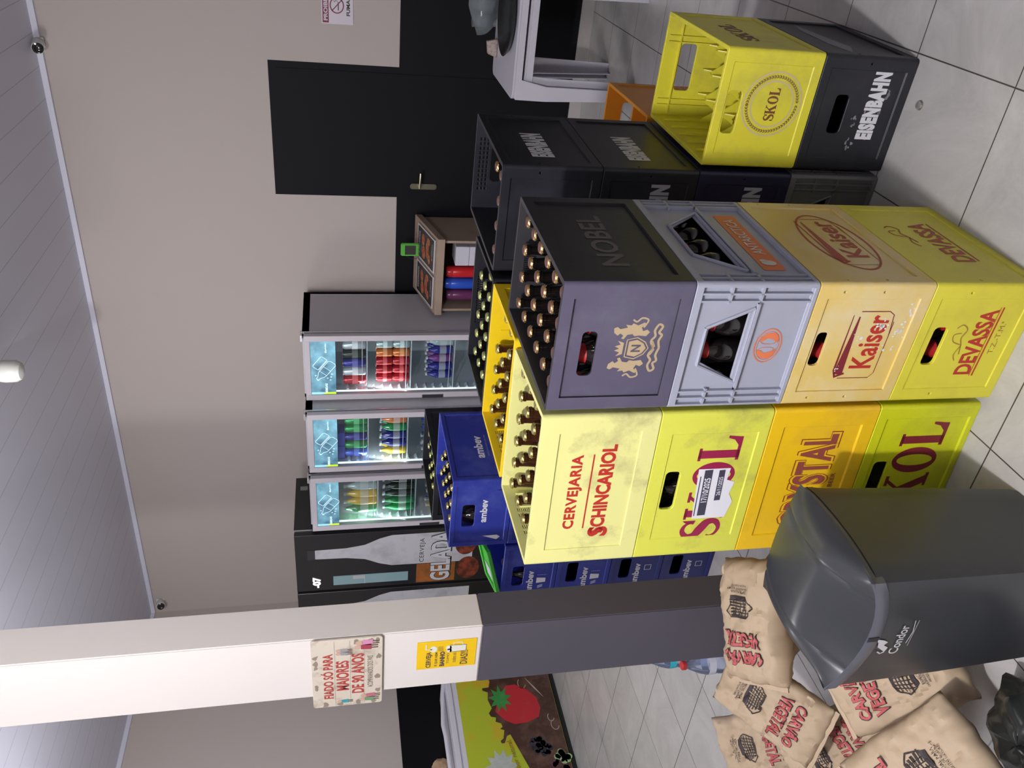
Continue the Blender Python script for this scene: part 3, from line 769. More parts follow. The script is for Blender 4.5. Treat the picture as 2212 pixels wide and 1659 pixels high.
# ================================================================== bin
bm_ = mat('bin_charcoal_plastic', (.035, .038, .042), .3, noise_amt=.25, noise_scale=3, col2=(.07, .07, .075), spec=.5)
BX0, BX1, BY0, BY1, BZ = -1.655, -1.283, 1.108, 1.455, .615
bin_ = thing('swing_lid_bin', 'dark grey plastic bin with domed swing lid in front of the yellow crates', 'bin', ((BX0+BX1)/2, (BY0+BY1)/2, 0))
bw, bd = (BX1-BX0)/2, (BY1-BY0)/2
def grid_surface(fn, nu, nv):
    mb = MB(); vs = [fn(i/nu, j/nv) for i in range(nu+1) for j in range(nv+1)]
    fs = [(i*(nv+1)+j, (i+1)*(nv+1)+j, (i+1)*(nv+1)+j+1, i*(nv+1)+j+1) for i in range(nu) for j in range(nv)]
    return mb.add(vs, fs)
def rimz(x, y):
    a, b = x/bw, y/bd
    fr = -.055*(1-a*a)*max(0, (-b-.2)/.8)*1.0
    return fr-.016*(1-b*b)*abs(a)**6
mb = MB(); N_ = 10
ring_pts = []
for k in range(4*N_):
    s_, t_ = divmod(k, N_); q = -1+2*t_/N_
    ring_pts.append([(q, -1), (1, q), (-q, 1), (-1, -q)][s_])
levels = [(0, .86, .84), (.02, .88, .86), (.3, .95, .93), (.56, .985, .975), (None, 1, 1)]
vs = []
for z, fx, fy in levels:
    for a, b in ring_pts:
        rr_ = .975 if abs(a) == 1 and abs(b) == 1 else 1
        x, y = a*bw*fx*rr_, b*bd*fy*rr_
        x += (1-fx)*bw*.65; y -= (1-fy)*bd*.9
        zz = z if z is not None else BZ-.012+rimz(a*bw, b*bd)
        vs.append((x, y, zz))
n = 4*N_
fs = [tuple(range(n-1, -1, -1))]+[(l*n+k, l*n+(k+1) % n, (l+1)*n+(k+1) % n, (l+1)*n+k) for l in range(4) for k in range(n)]
mb.add(vs, fs)
add('body', mb.mesh('body', True), bm_, bin_)
# rim band following the arched front edge
vs = []; fs = []
for dz, out in ((-.03, 1.001), (-.028, 1.008), (.004, 1.01), (.007, .998)):
    for a, b in ring_pts:
        rr_ = .985 if abs(a) == 1 and abs(b) == 1 else 1
        q_ = out if b == -1 else .985
        vs.append((a*bw*min(out, q_+.01 if b == -1 else q_)*rr_, b*bd*q_*rr_, BZ+dz+rimz(a*bw, b*bd)))
for l in range(3):
    for k in range(n): fs.append((l*n+k, l*n+(k+1) % n, (l+1)*n+(k+1) % n, (l+1)*n+k))
add('rim', MB().add(vs, fs).mesh('rim', True), mat('bin_rim_grey', (.1, .105, .125), .28), bin_)
def lidz(x, y):
    a, b = x/bw, y/bd
    groove = -.004*(math.exp(-((a-.62)/.03)**2)+math.exp(-((a+.62)/.03)**2))
    return BZ+.004+rimz(x, y)+.034*(1-b*b)*(1-abs(a)**14)+.02*(1-a*a)*(b+1)/2+groove
add('swing_lid', grid_surface(lambda u, v: ((2*u-1)*bw*1.006, (2*v-1)*bd*1.003, lidz((2*u-1)*bw, (2*v-1)*bd)), 48, 24).mesh('swing_lid', True), bm_, bin_)
def binface(u, v):
    z = .0+v; t_ = min(max((z-.3)/.3, 0), 1); fx, fy = .95+.04*t_, .93+.055*t_
    return Vector((u, -bd*fy-(1-fy)*bd*.9-.0, z)), Vector((0, -1, 0))
stamp('lettering', text('Condor', .012).fit(-.015, .478, .1, .026).merge(Ink().merge(Ink().poly([(-.055, .52), (-.035, .545), (-.02, .548), (-.005, .56), (-.012, .535), (-.02, .522), (-.03, .53), (-.04, .515)]).line([(-.055, .52), (-.06, .53), (-.052, .54)], .004), 1, 1, 0, -.017)), binface, mat('print_pale_grey', (.55, .55, .56), .5), bin_, .003)
stamp('underline', Ink().line([(-.03, .453), (.01, .449), (.05, .457)], .002).line([(-.04, .445), (.05, .447)], .0012), binface, mat('print_pale_grey', (.55, .55, .56), .5), bin_, .003)
add('rim_slot', MB().box(-.012, .002, -bd*1.02, -bd*1.005, BZ-.078, BZ-.05).mesh('rim_slot'), black, bin_)

# ================================================================== charcoal bags
kraft = mat('kraft_paper', (.47, .36, .24), .7, noise_amt=.35, noise_scale=5, col2=(.4, .29, .18), bump=.6, bump_scale=18)
ink_r = mat('bag_print_red', (.5, .1, .1), .6); ink_k = mat('bag_print_black', (.04, .03, .03), .65)
def bagz(u, v, t, seed):
    e = max(0, 1-abs(u)**5)**.5*max(0, 1-abs(v)**7)**.55
    p = Vector((u*1.3+seed*3.1, v*1.9, seed))
    n1 = noise.noise(p*1.5); n2 = abs(noise.noise(p*3.1)); n3 = abs(noise.noise(Vector((u*2.2+v*2.5, v*1.2-u, seed))*2.2))
    return t/2*e*(1+.22*n1)-(.015*n2+.017*n3)*min(1, e*2)
def bag(label, c, bx_, nz, w_, h_, t, seed, prints=True, small=True, dark=1.0, order=('c', 'v', 'g')):
    n_ = Vector(nz).normalized(); b = Vector(bx_); b = (b-n_*b.dot(n_)).normalized(); u_ = n_.cross(b)
    Mx = Matrix((b, u_, n_)).transposed().to_4x4(); Mx.translation = Vector(c)
    root = bpy.data.objects.new('charcoal_bag', None); C.objects.link(root); root.matrix_world = Mx; root.empty_display_size = .05
    tag(root, label, 'bag', 'paper bags of charcoal heaped beside the bin')
    mb = MB(); nu, nv = 26, 38; vs = []; fs = []
    for side in (1, -1):
        for i in range(nu+1):
            for j in range(nv+1):
                u, v = -1+2*i/nu, -1+2*j/nv
                k = 1-.05*noise.noise(Vector((v*2, seed, side*0)))-.04*(1-abs(u))*0
                z = side*bagz(u, v*1.0, t, seed+(0 if side > 0 else 9))
                edge = .006*noise.noise(Vector((u*4, v*4, seed)))
                vs.append((u*w_/2*k+edge, v*h_/2*(1-.03*abs(u))+edge, z))
        o = 0 if side > 0 else (nu+1)*(nv+1)
        for i in range(nu):
            for j in range(nv):
                q = (o+i*(nv+1)+j, o+(i+1)*(nv+1)+j, o+(i+1)*(nv+1)+j+1, o+i*(nv+1)+j+1)
                fs.append(q if side > 0 else q[::-1])
    mb.add(vs, fs)
    me = mb.mesh('paper_sack', True)
    bm = bmesh.new(); bm.from_mesh(me); bmesh.ops.remove_doubles(bm, verts=bm.verts, dist=.0008); bm.to_mesh(me); bm.free()
    add('paper_sack', me, kraft, root)
    # folded sewn strip at the top
    st = MB(); vs = []; fs = []
    for i in range(21):
        u = -1+2*i/20
        for dz, dy in ((.003, 0), (.003, .014), (-.003, .014), (-.003, 0)):
            vs.append((u*w_/2*.97, h_/2-.006+dy+.004*noise.noise(Vector((u*3, seed, 1))), dz+.008*noise.noise(Vector((u*2.5, seed, 5)))))
    for i in range(20):
        for k in range(4): fs.append((i*4+k, i*4+(k+1) % 4, (i+1)*4+(k+1) % 4, (i+1)*4+k))
    add('folded_top', st.add(vs, fs).mesh('folded_top'), kraft, root)
    if not prints: return root
    def put(nm, ink, m_, off):
        bm = bmesh.new()
        for p in ink.p:
            try: bm.faces.new([bm.verts.new((x, y, 0)) for x, y in p])
            except Exception: pass
        bmesh.ops.triangulate(bm, faces=bm.faces[:])
        for _ in range(2):
            le = [e for e in bm.edges if e.calc_length() > .012]
            if le: bmesh.ops.subdivide_edges(bm, edges=le, cuts=1, use_grid_fill=False)
            bmesh.ops.triangulate(bm, faces=[f for f in bm.faces if len(f.verts) > 4])
        for v in bm.verts:
            v.co.z = bagz(v.co.x/(w_/2), v.co.y/(h_/2), t, seed)+off
        me = bpy.data.meshes.new(nm); bm.to_mesh(me); bm.free()
        add(nm, me, m_, root)
    s_ = w_/.24
    def word(s, y, hh):
        put('lettering_outline', text(s, .055).fit(0, y, .156*s_, hh+.005), ink_k, .004)
        put('lettering', text(s, .035).fit(0, y, .15*s_, hh), ink_r, .0055)
    word('CARVÃO', .115*h_/.4, .044*s_); word('VEGETAL', .055*h_/.4, .042*s_)
    g_ = Ink()
    cy0 = -.035*h_/.4; S0 = s_; s_ = s_*.72
    q = [(-.07*s_, cy0-.01), (-.045*s_, cy0+.028*s_), (.05*s_, cy0+.03*s_), (.075*s_, cy0+.005), (.06*s_, cy0-.04*s_), (-.055*s_, cy0-.045*s_)]
    g_.line(q+[q[0]], .006*s_)
    for k in range(1, 8):
        a = k/8
        g_.line([(-.07*s_+.13*a*s_+.0, cy0-.04*s_), (-.045*s_+.1*a*s_, cy0+.028*s_)], .0035*s_)
    for k in range(5): g_.line([(-.068*s_+.004*k, cy0-.03*s_+.013*k*s_), (.07*s_-.004*k, cy0-.03*s_+.013*k*s_)], [.003*s_, .006*s_])
    g_.poly([(-.055*s_, cy0-.045*s_), (.06*s_, cy0-.04*s_), (.055*s_, cy0-.06*s_), (-.045*s_, cy0-.062*s_)])
    put('grill_drawing', g_, ink_k, .0045)
    if small:
        put('small_lettering', text('ESPECIAL PARA', 0).fit(0, cy0-.078*s_, .1*s_, .009).merge(text('CHURRASCO DE QUALIDADE', 0).fit(0, cy0-.092*s_, .13*s_, .008)).merge(text('PRODUTO NATURAL', 0).fit(0, cy0-.105*s_, .1*s_, .007)), ink_k, .0045)
    return root
bag('kraft charcoal bag lying on top of the heap behind the bin lid', (-2.0, 1.62, .47), (-.651, .746, .14), (.2, -.2, 1), .25, .4, .14, 1.3)
bag('kraft charcoal bag with big red lettering in the middle of the heap', (-2.28, 1.50, .39), (-.914, -.265, .308), (.4, -.449, .799), .23, .38, .1, 2.1)
bag('kraft charcoal bag leaning furthest from the bin, at the edge of the open floor', (-2.80, 1.68, .19), (-.599, -.77, -.219), (.348, -.497, .795), .24, .38, .11, 3.7)
bag('kraft charcoal bag below the middle one, lettering partly covered', (-2.41, 1.40, .17), (-.431, -.842, -.323), (.399, -.499, .769), .23, .38, .1, 4.2)
bag('kraft charcoal bag standing against the left side of the bin', (-1.90, 1.29, .21), (.472, .842, .261), (.35, -.451, .821), .25, .4, .12, 5.9)
bag('crumpled charcoal bag nearest the camera below the bin', (-1.96, 1.02, .27), (.208, .947, .246), (.302, -.302, .905), .28, .42, .12, 6.4)
bag('plain charcoal bag lying flat on the floor between bin and pillar', (-1.96, 1.7, .07), (.1, 1, 0), (0, 0, 1), .28, .42, .12, 9.1, False)
bag('plain charcoal bag second from the floor between bin and pillar', (-1.95, 1.68, .2), (.15, 1, 0), (0, 0, 1), .28, .42, .13, 10.2, False)
bag('plain charcoal bag under the top one between bin and pillar', (-1.93, 1.68, .33), (.05, 1, 0), (.02, 0, 1), .28, .42, .12, 11.2, False)
# black sack and clear film in the near corner, white wire rack
mb = MB(); vs = []; fs = []
for i in range(19):
    for j in range(28):
        th, ph = math.pi*i/18, 2*math.pi*j/28
        r_ = 1+.22*noise.noise(Vector((math.cos(ph)*2, math.sin(ph)*2, th*2)))-.1*abs(noise.noise(Vector((math.cos(ph)*5, math.sin(ph)*5, th*5))))
        vs.append((.15*r_*math.sin(th)*math.cos(ph), .17*r_*math.sin(th)*math.sin(ph), max(-.08, .09*r_*math.cos(th))))
for i in range(18):
    for j in range(28): fs.append((i*28+j, i*28+(j+1) % 28, (i+1)*28+(j+1) % 28, (i+1)*28+j))
o = add('plastic_sack', mb.add(vs, fs).mesh('plastic_sack', True), mat('black_film', (.02, .022, .02), .18), loc=(-1.70, .93, .085))
tag(o, 'shiny black plastic sack on the floor nearest the camera', 'bag')
wm = mat('white_wire', (.75, .75, .78), .35)
wr_root = thing('wire_rack', 'white wire rack poking out between the charcoal bags at the frame edge', 'rack', (-2.62, 1.36, 0))
mb = MB()
for k in range(4): mb.tube([(-.1+.03*k, -.1, .0), (-.1+.03*k, -.1, .3), (-.1+.03*k, .1, .32), (-.1+.03*k, .12, .0)], .003)
add('upright', mb.mesh('upright', True), wm, wr_root)
add('rail', MB().tube([(-.12+.0, -.1, .26), (.02, -.1, .26)], .004).tube([(-.12, -.1, .15), (.02, -.1, .15)], .004).mesh('rail', True), wm, wr_root)

# ================================================================== water bottles behind the pillar
pet = glass_mat('clear_pet', (.86, .9, 1), alpha=.14, body=(.6, .7, .95))
def pet_bottle(label, loc, h_, r, cap, lab, group=None, tint=pet, rz=0):
    t = thing('water_bottle', label, 'bottle', loc, rz, group); k = h_
    add('body', MB().lathe([(r*.8, 0), (r, .03*k), (r, .2*k), (r*.95, .22*k), (r, .24*k), (r, .42*k), (r*.92, .45*k), (r, .48*k), (r, .62*k), (r*.8, .74*k), (r*.45, .87*k), (r*.33, .91*k), (r*.33, .95*k)], 22).mesh('body', True), tint, t)
    add('cap', MB().lathe([(r*.4, .93*k), (r*.42, .94*k), (r*.42, .99*k), (r*.36, k)], 18).mesh('cap', True), cap, t)
    add('label', MB().lathe([(r+.001, .5*k), (r+.001, .61*k)], 22, close=False).mesh('label', True), lab, t)
    return t
bluecap = mat('cap_blue', (.05, .08, .3), .4); cyl = mat('label_cyan', (.02, .5, .6), .5)
pet_bottle('clear water bottle with cyan label standing on the floor behind the pillar', (-3.32, 2.5, 0), .3, .05, bluecap, cyl)
pet_bottle('clear water bottle with white label standing nearer the charcoal bags', (-2.97, 2.19, 0), .3, .05, mat('cap_red', (.5, .03, .03), .4), mat('label_pale', (.6, .62, .7), .5))

# ================================================================== fridges
fr_grey = mat('fridge_side_grey', (.46, .46, .5), .4); fr_frame = mat('fridge_door_frame', (.52, .49, .53), .4)
fr_in = mat('fridge_liner', (.62, .66, .7), .5); alu = mat('aluminium_strip', (.7, .7, .74), .25, .9)
pane = glass_mat('door_glass', (.93, .97, .98)); wire = mat('shelf_wire_white', (.7, .75, .8), .4)
def header_mat():
    m = bpy.data.materials.new('backlit_header'); m.use_nodes = True; nt = m.node_tree; b = nt.nodes['Principled BSDF']
    tc = nt.nodes.new('ShaderNodeTexCoord'); n = nt.nodes.new('ShaderNodeTexNoise'); n.inputs['Scale'].default_value = 9; n.inputs['Detail'].default_value = 9
    nt.links.new(tc.outputs['Object'], n.inputs['Vector'])
    r = nt.nodes.new('ShaderNodeValToRGB'); r.color_ramp.elements[0].color = (.03, .09, .16, 1); r.color_ramp.elements[1].color = (.22, .5, .62, 1)
    r.color_ramp.elements[0].position = .3; r.color_ramp.elements[1].position = .7
    nt.links.new(n.outputs[0], r.inputs[0]); nt.links.new(r.outputs[0], b.inputs['Base Color']); nt.links.new(r.outputs[0], b.inputs['Emission Color'])
    b.inputs['Emission Strength'].default_value = .5; b.inputs['Roughness'].default_value = .4
    return m
hdr = header_mat()
lineglow = mat('header_white_line', (.7, .85, .9), .5, emit=(.7, .9, 1), estr=.9)
def lamp_in(loc, tgt, power, sx=.04, sy=.3): return area('fridge_led', loc, tgt, sx, sy, power, (.88, 1, .98))
def fridge(label, x0, x1, yf, yb, H, hz0, shelves, seedn):
    W_, D_ = x1-x0, yb-yf
    t = thing('glass_door_fridge', label, 'fridge', ((x0+x1)/2, yf, 0))
    w2 = W_/2
    add('plinth', MB().box(-w2+.02, w2-.02, .03, D_-.02, 0, .06).mesh('plinth'), mat('plinth_black', (.02, .02, .02), .5), t)
    b = MB().box(-w2, -w2+.03, 0, D_, .06, H).box(w2-.03, w2, 0, D_, .06, H).box(-w2, w2, D_-.03, D_, .06, H).box(-w2, w2, 0, D_, H-.05, H).box(-w2, w2, 0, D_, .06, .24)
    add('body', b.mesh('body'), fr_grey, t)
    l = MB().box(-w2+.03, -w2+.034, .01, D_-.03, .24, H-.05).box(w2-.034, w2-.03, .01, D_-.03, .24, H-.05).box(-w2+.03, w2-.03, D_-.034, D_-.03, .24, H-.05).box(-w2+.03, w2-.03, .01, D_-.03, .24, .244)
    add('inner_liner', l.mesh('inner_liner'), fr_in, t)
    add('edge_strip', MB().box(w2-.012, w2+.003, -.004, .004, .06, H+.004).mesh('edge_strip'), alu, t)
    add('hinge', MB().box(w2-.05, w2+.0, -.05, .02, H, H+.012).mesh('hinge'), alu, t)
    # door: frame, glass, header, handle
    dx0, dx1, dy0, dy1, z0, z1 = -w2+.004, w2-.004, -.055, -.012, .1, H-.012
    fw = .045
    d = MB().box(dx0, dx0+fw, dy0, dy1, z0, z1).box(dx1-fw, dx1, dy0, dy1, z0, z1).box(dx0+fw, dx1-fw, dy0, dy1, z0, z0+.08).box(dx0+fw, dx1-fw, dy0, dy1, z1-.04, z1)
    door = add('door', bevel(d.mesh('door'), .002), fr_frame, t)
    add('door_gasket', MB().box(dx0+.01, dx1-.01, -.012, .0, z0+.01, z0+.06).box(dx0+.006, dx0+.03, -.012, 0, z0, z1).box(dx1-.03, dx1-.006, -.012, 0, z0, z1).box(dx0+.03, dx1-.03, -.012, 0, z1-.03, z1).mesh('door_gasket'), mat('gasket_grey', (.22, .22, .25), .6), door)
    add('glass_pane', MB().box(dx0+fw, dx1-fw, dy0+.012, dy0+.016, z0+.08, hz0).mesh('glass_pane'), pane, door)
    hd = add('header_panel', MB().box(dx0+fw, dx1-fw, dy0+.008, dy0+.03, hz0, z1-.04).mesh('header_panel'), hdr, door)
    ff = planar((0, dy0+.008, 0), (1, 0, 0), (0, 0, 1)); gx0, gx1 = dx0+fw, dx1-fw; hh = z1-.04-hz0
    k = Ink(); cx_ = (gx0+gx1)/2; cz = hz0+hh/2
    def rot(pts, a, ox, oz, s_): return [(ox+s_*(x*math.cos(R(a))-y*math.sin(R(a))), oz+s_*(x*math.sin(R(a))+y*math.cos(R(a)))) for x, y in pts]
    bt = [(-.012, .1), (-.012, .08), (-.03, .05), (-.034, .03), (-.034, -.08), (-.02, -.09), (.02, -.09), (.034, -.08), (.034, .03), (.03, .05), (.012, .08), (.012, .1), (-.012, .1)]
    k.line(rot(bt, 52, cx_-.02, cz-.015, .95), .0028); k.line(rot([(-.034, .03), (.034, .03)], 52, cx_-.02, cz-.015, .95), .002); k.line(rot([(-.034, -.02), (.034, -.02)], 52, cx_-.02, cz-.015, .95), .002)
    cn = [(-.028, -.045), (-.028, .045), (-.02, .055), (.02, .055), (.028, .045), (.028, -.045), (.02, -.052), (-.02, -.052), (-.028, -.045)]
    k.line(rot(cn, 52, cx_+.045, cz+.022, 1), .0028); k.line(rot([(-.022, -.045), (-.022, .05)], 52, cx_+.045, cz+.022, 1), .002)
    for q in ((-.1, .04), (-.085, -.03), (-.06, .055), (-.05, -.06), (-.075, -.055), (-.1, -.05)): k.ring(cx_+q[0], cz+q[1], .006, .006, .004, .004, 10)
    stamp('header_drawing', k, ff, lineglow, hd)
    k2 = text('BEBIDAS', .02).fit(gx0+.055, cz-.02, .085, .016); k2.merge(text('geladas', .0).fit(gx1-.05, cz-.02, .06, .014)); k2.ring(gx1-.09, cz-.02, .007, .007, 0, 0, 10)
    stamp('header_lettering', k2, ff, lineglow, hd)
    stamp('lime_strip', Ink().rect(gx0+.004, hz0, gx0+.022, hz0+hh*.48), ff, mat('strip_lime', (.5, .7, .02), .5, emit=(.5, .7, .02), estr=.6), hd)
    stamp('sky_strip', Ink().rect(gx0+.004, hz0+hh*.48, gx0+.022, hz0+hh), ff, mat('strip_sky', (.3, .6, .8), .5, emit=(.25, .55, .7), estr=.8), hd)
    add('handle', MB().box(dx0-.0, dx0+.028, dy0-.004, dy0+.02, 1.0, 1.16).mesh('handle'), mat('handle_black', (.03, .03, .035), .4), door)
    for i, z in enumerate(shelves):
        s = MB()
        for q in range(19): s.tube([(-w2+.045+q*(W_-.09)/18, .02, z-.004), (-w2+.045+q*(W_-.09)/18, D_-.05, z-.004)], .002, 5)
        s.tube([(-w2+.04, .02, z-.006), (w2-.04, .02, z-.006)], .0035, 6).tube([(-w2+.04, D_-.05, z-.006), (w2-.04, D_-.05, z-.006)], .0035, 6)
        s.tube([(-w2+.05, .016, z), (-w2+.05, .016, z+.03), (w2-.05, .016, z+.03), (w2-.05, .016, z)], .0025, 6)
        add('wire_shelf', s.mesh('wire_shelf', True), wire, t)
    rk = MB()
    for q in range(int((H-.5)/.065)):
        z = .4+q*.065
        if z < hz0-.05:
            for sx in (-1, 1): rk.add([(sx*(w2-.034), .03, z), (sx*(w2-.034), .03, z+.03), (sx*(w2-.052), .03, z+.012), (sx*(w2-.034), .08, z), (sx*(w2-.034), .08, z+.03), (sx*(w2-.052), .08, z+.012)], [(0, 1, 2), (5, 4, 3), (0, 2, 5, 3), (2, 1, 4, 5)])
    add('shelf_ratchet', rk.mesh('shelf_ratchet'), fr_in, t)
    led = mat('led_strip', (.9, 1, 1), .5, emit=(.85, 1, .98), estr=1.4)
    add('led_tube', MB().box(-w2+.036, -w2+.046, .004, .014, .6, hz0-.0).mesh('led_tube'), led, t)
    lamp_in((x0+.07, yf+.03, hz0-.28), ((x0+x1)/2+.1, yb, hz0-.45), 1.1, .03, .5)
    return t
F = [(-3.51, -2.955, 5.25, 5.88, 2.03, 1.80, (1.577, 1.252, .926, .6)), (-4.07, -3.525, 5.09, 5.74, 2.025, 1.80, (1.575, 1.275, .95, .6)), (-4.635, -4.09, 5.05, 5.7, 2.02, 1.80, (1.50, 1.20, .9, .6))]
FL = ['white glass door fridge on the right, beside the low wooden stand', 'middle of the three white glass door fridges', 'left white glass door fridge next to the tall black freezer']
for k, f in enumerate(F): fridge(FL[k], *f, k)
def can_mesh(h_, r): return MB().lathe([(r*.8, 0), (r*.95, .006), (r, .014), (r, h_-.016), (r*.82, h_-.003), (r*.8, h_), (r*.74, h_-.004), (.001, h_-.004)], 20, close=False).mesh('can', True)
def bot_mesh(h_, r): return MB().lathe([(r*.85, 0), (r, .01), (r, h_*.55), (r*.9, h_*.66), (r*.5, h_*.8), (r*.35, h_*.9), (r*.35, h_*.96)], 18).mesh('soft_drink_bottle', True)
MESH = {}
def item(kind, colname, col, x, y, z, h_, r, label, group, topc=(.6, .6, .62)):
    key = (kind, h_, r)
    if kind == 'can':
        if key not in MESH: MESH[key] = can_mesh(h_, r)
        o = add('drink_can', MESH[key].copy(), mat('can_'+colname, col, .28, .35), loc=(x, y, z))
        add('can_end', MB().lathe([(r*.78, h_-.003), (r*.76, h_+.0005), (.001, h_+.0005)], 20, close=False).mesh('can_end', True), mat('can_top_silver', (.6, .6, .62), .25, .9), o)
        add('can_stripe', MB().lathe([(r+.0006, h_*.35), (r+.0006, h_*.6)], 20, close=False).mesh('can_stripe', True), mat('can_stripe_'+colname, tuple(min(1, c*1.6+.12) for c in col), .4), o)
        return tag(o, label, 'can', group)
    if key not in MESH: MESH[key] = bot_mesh(h_, r)
    o = add('drink_bottle', MESH[key].copy(), mat('bottle_'+colname, col, .12, coat=.3), loc=(x, y, z))
    add('cap', MB().lathe([(r*.42, h_*.93), (r*.42, h_), (.001, h_)], 14, close=False).mesh('cap', True), mat('cap_'+colname, topc, .4), o)
    add('label', MB().lathe([(r+.0008, h_*.25), (r+.0008, h_*.5)], 18, close=False).mesh('label', True), mat('label_'+colname, tuple(min(1, c*.5+.35) for c in col), .5), o)
    return tag(o, label, 'bottle', group)
RED, WHT, BLK, GRN, PUR, ORG, BLU, NVY, YEL, CLR = (.45, .02, .03), (.6, .62, .66), (.02, .03, .02), (.02, .3, .08), (.2, .05, .25), (.7, .2, .05), (.06, .12, .6), (.03, .03, .25), (.8, .5, .03), (.45, .55, .55)
CN = {RED: 'red', WHT: 'white', BLK: 'black', GRN: 'green', PUR: 'purple', ORG: 'orange', BLU: 'blue', NVY: 'navy', YEL: 'yellow', CLR: 'clear'}
SH = ['top shelf', 'second shelf', 'third shelf', 'fourth shelf']
FN = ['right fridge', 'middle fridge', 'left fridge']
PL = ['leftmost', 'second from left', 'third from left', 'fourth from left', 'fifth from left', 'sixth from left', 'seventh from left']
def row(fi, si, kind, cols, h_, r, xs=.07, layers=1):
    x0, x1, yf, yb, H, hz, sh = F[fi]
    cx0 = x0+xs+r
    for L in range(layers):
        for i, c in enumerate(cols):
            for depth in (0, 1):
                x = cx0+i*(2*r+.006); y = yf+.05+r+depth*(2*r+.006)
                if x+r > x1-.045: continue
                nm = {'can': 'can', 'bot': 'bottle'}[kind]
                lab = '%s %s, %s%s, %s of %s%s' % (CN[c], nm, PL[i], '' if not depth else ' behind', SH[si], FN[fi], '' if layers == 1 else (', lower tier' if L == 0 else ', upper tier'))
                item(kind, CN[c], c, x, y, sh[si]+.002+L*(h_+.003), h_, r, lab, 'drinks on the %s of the %s' % (SH[si], FN[fi]))
row(0, 0, 'can', [RED, WHT, NVY, BLK, WHT], .168, .035, .06)
row(0, 1, 'can', [RED, RED, RED, ORG, CLR], .122, .034, .075, 2)
row(0, 2, 'bot', [NVY, NVY, PUR, NVY, CLR], .2, .033, .1)
row(0, 3, 'can', [BLU, BLU, WHT, WHT], .122, .034, .1)
row(1, 0, 'can', [BLU, GRN, NVY, GRN, GRN], .165, .035, .052)
row(1, 1, 'bot', [YEL, NVY, NVY, GRN, ORG], .2, .034, .06)
row(1, 2, 'bot', [CLR, CLR, BLU, BLU], .2, .034, .06)
row(2, 0, 'bot', [GRN, YEL, YEL, CLR, CLR], .26, .036, .07)
row(2, 1, 'bot', [GRN, GRN, BLK, BLK, BLK], .25, .034, .07)
row(2, 2, 'bot', [YEL, BLU, CLR, CLR], .2, .034, .07)
for i in range(4):
    x0, x1, yf, yb, H, hz, sh = F[1]
    o = add('boxed_pack', bevel(MB().box(-.06, .06, 0, .12, 0, .05 if i < 3 else .04).mesh('boxed_pack'), .003), mat('pack_blue', (.08, .12, .65), .35), loc=(x0+.1+.125*(i % 2), yf+.06, 1.745+.052*(i//2) if i > 1 else 1.745))
    tag(o, 'small blue pack on the green cans, %s, in the middle fridge' % ['lower left', 'lower right', 'upper left', 'upper right'][i], 'box', 'blue packs in the middle fridge')

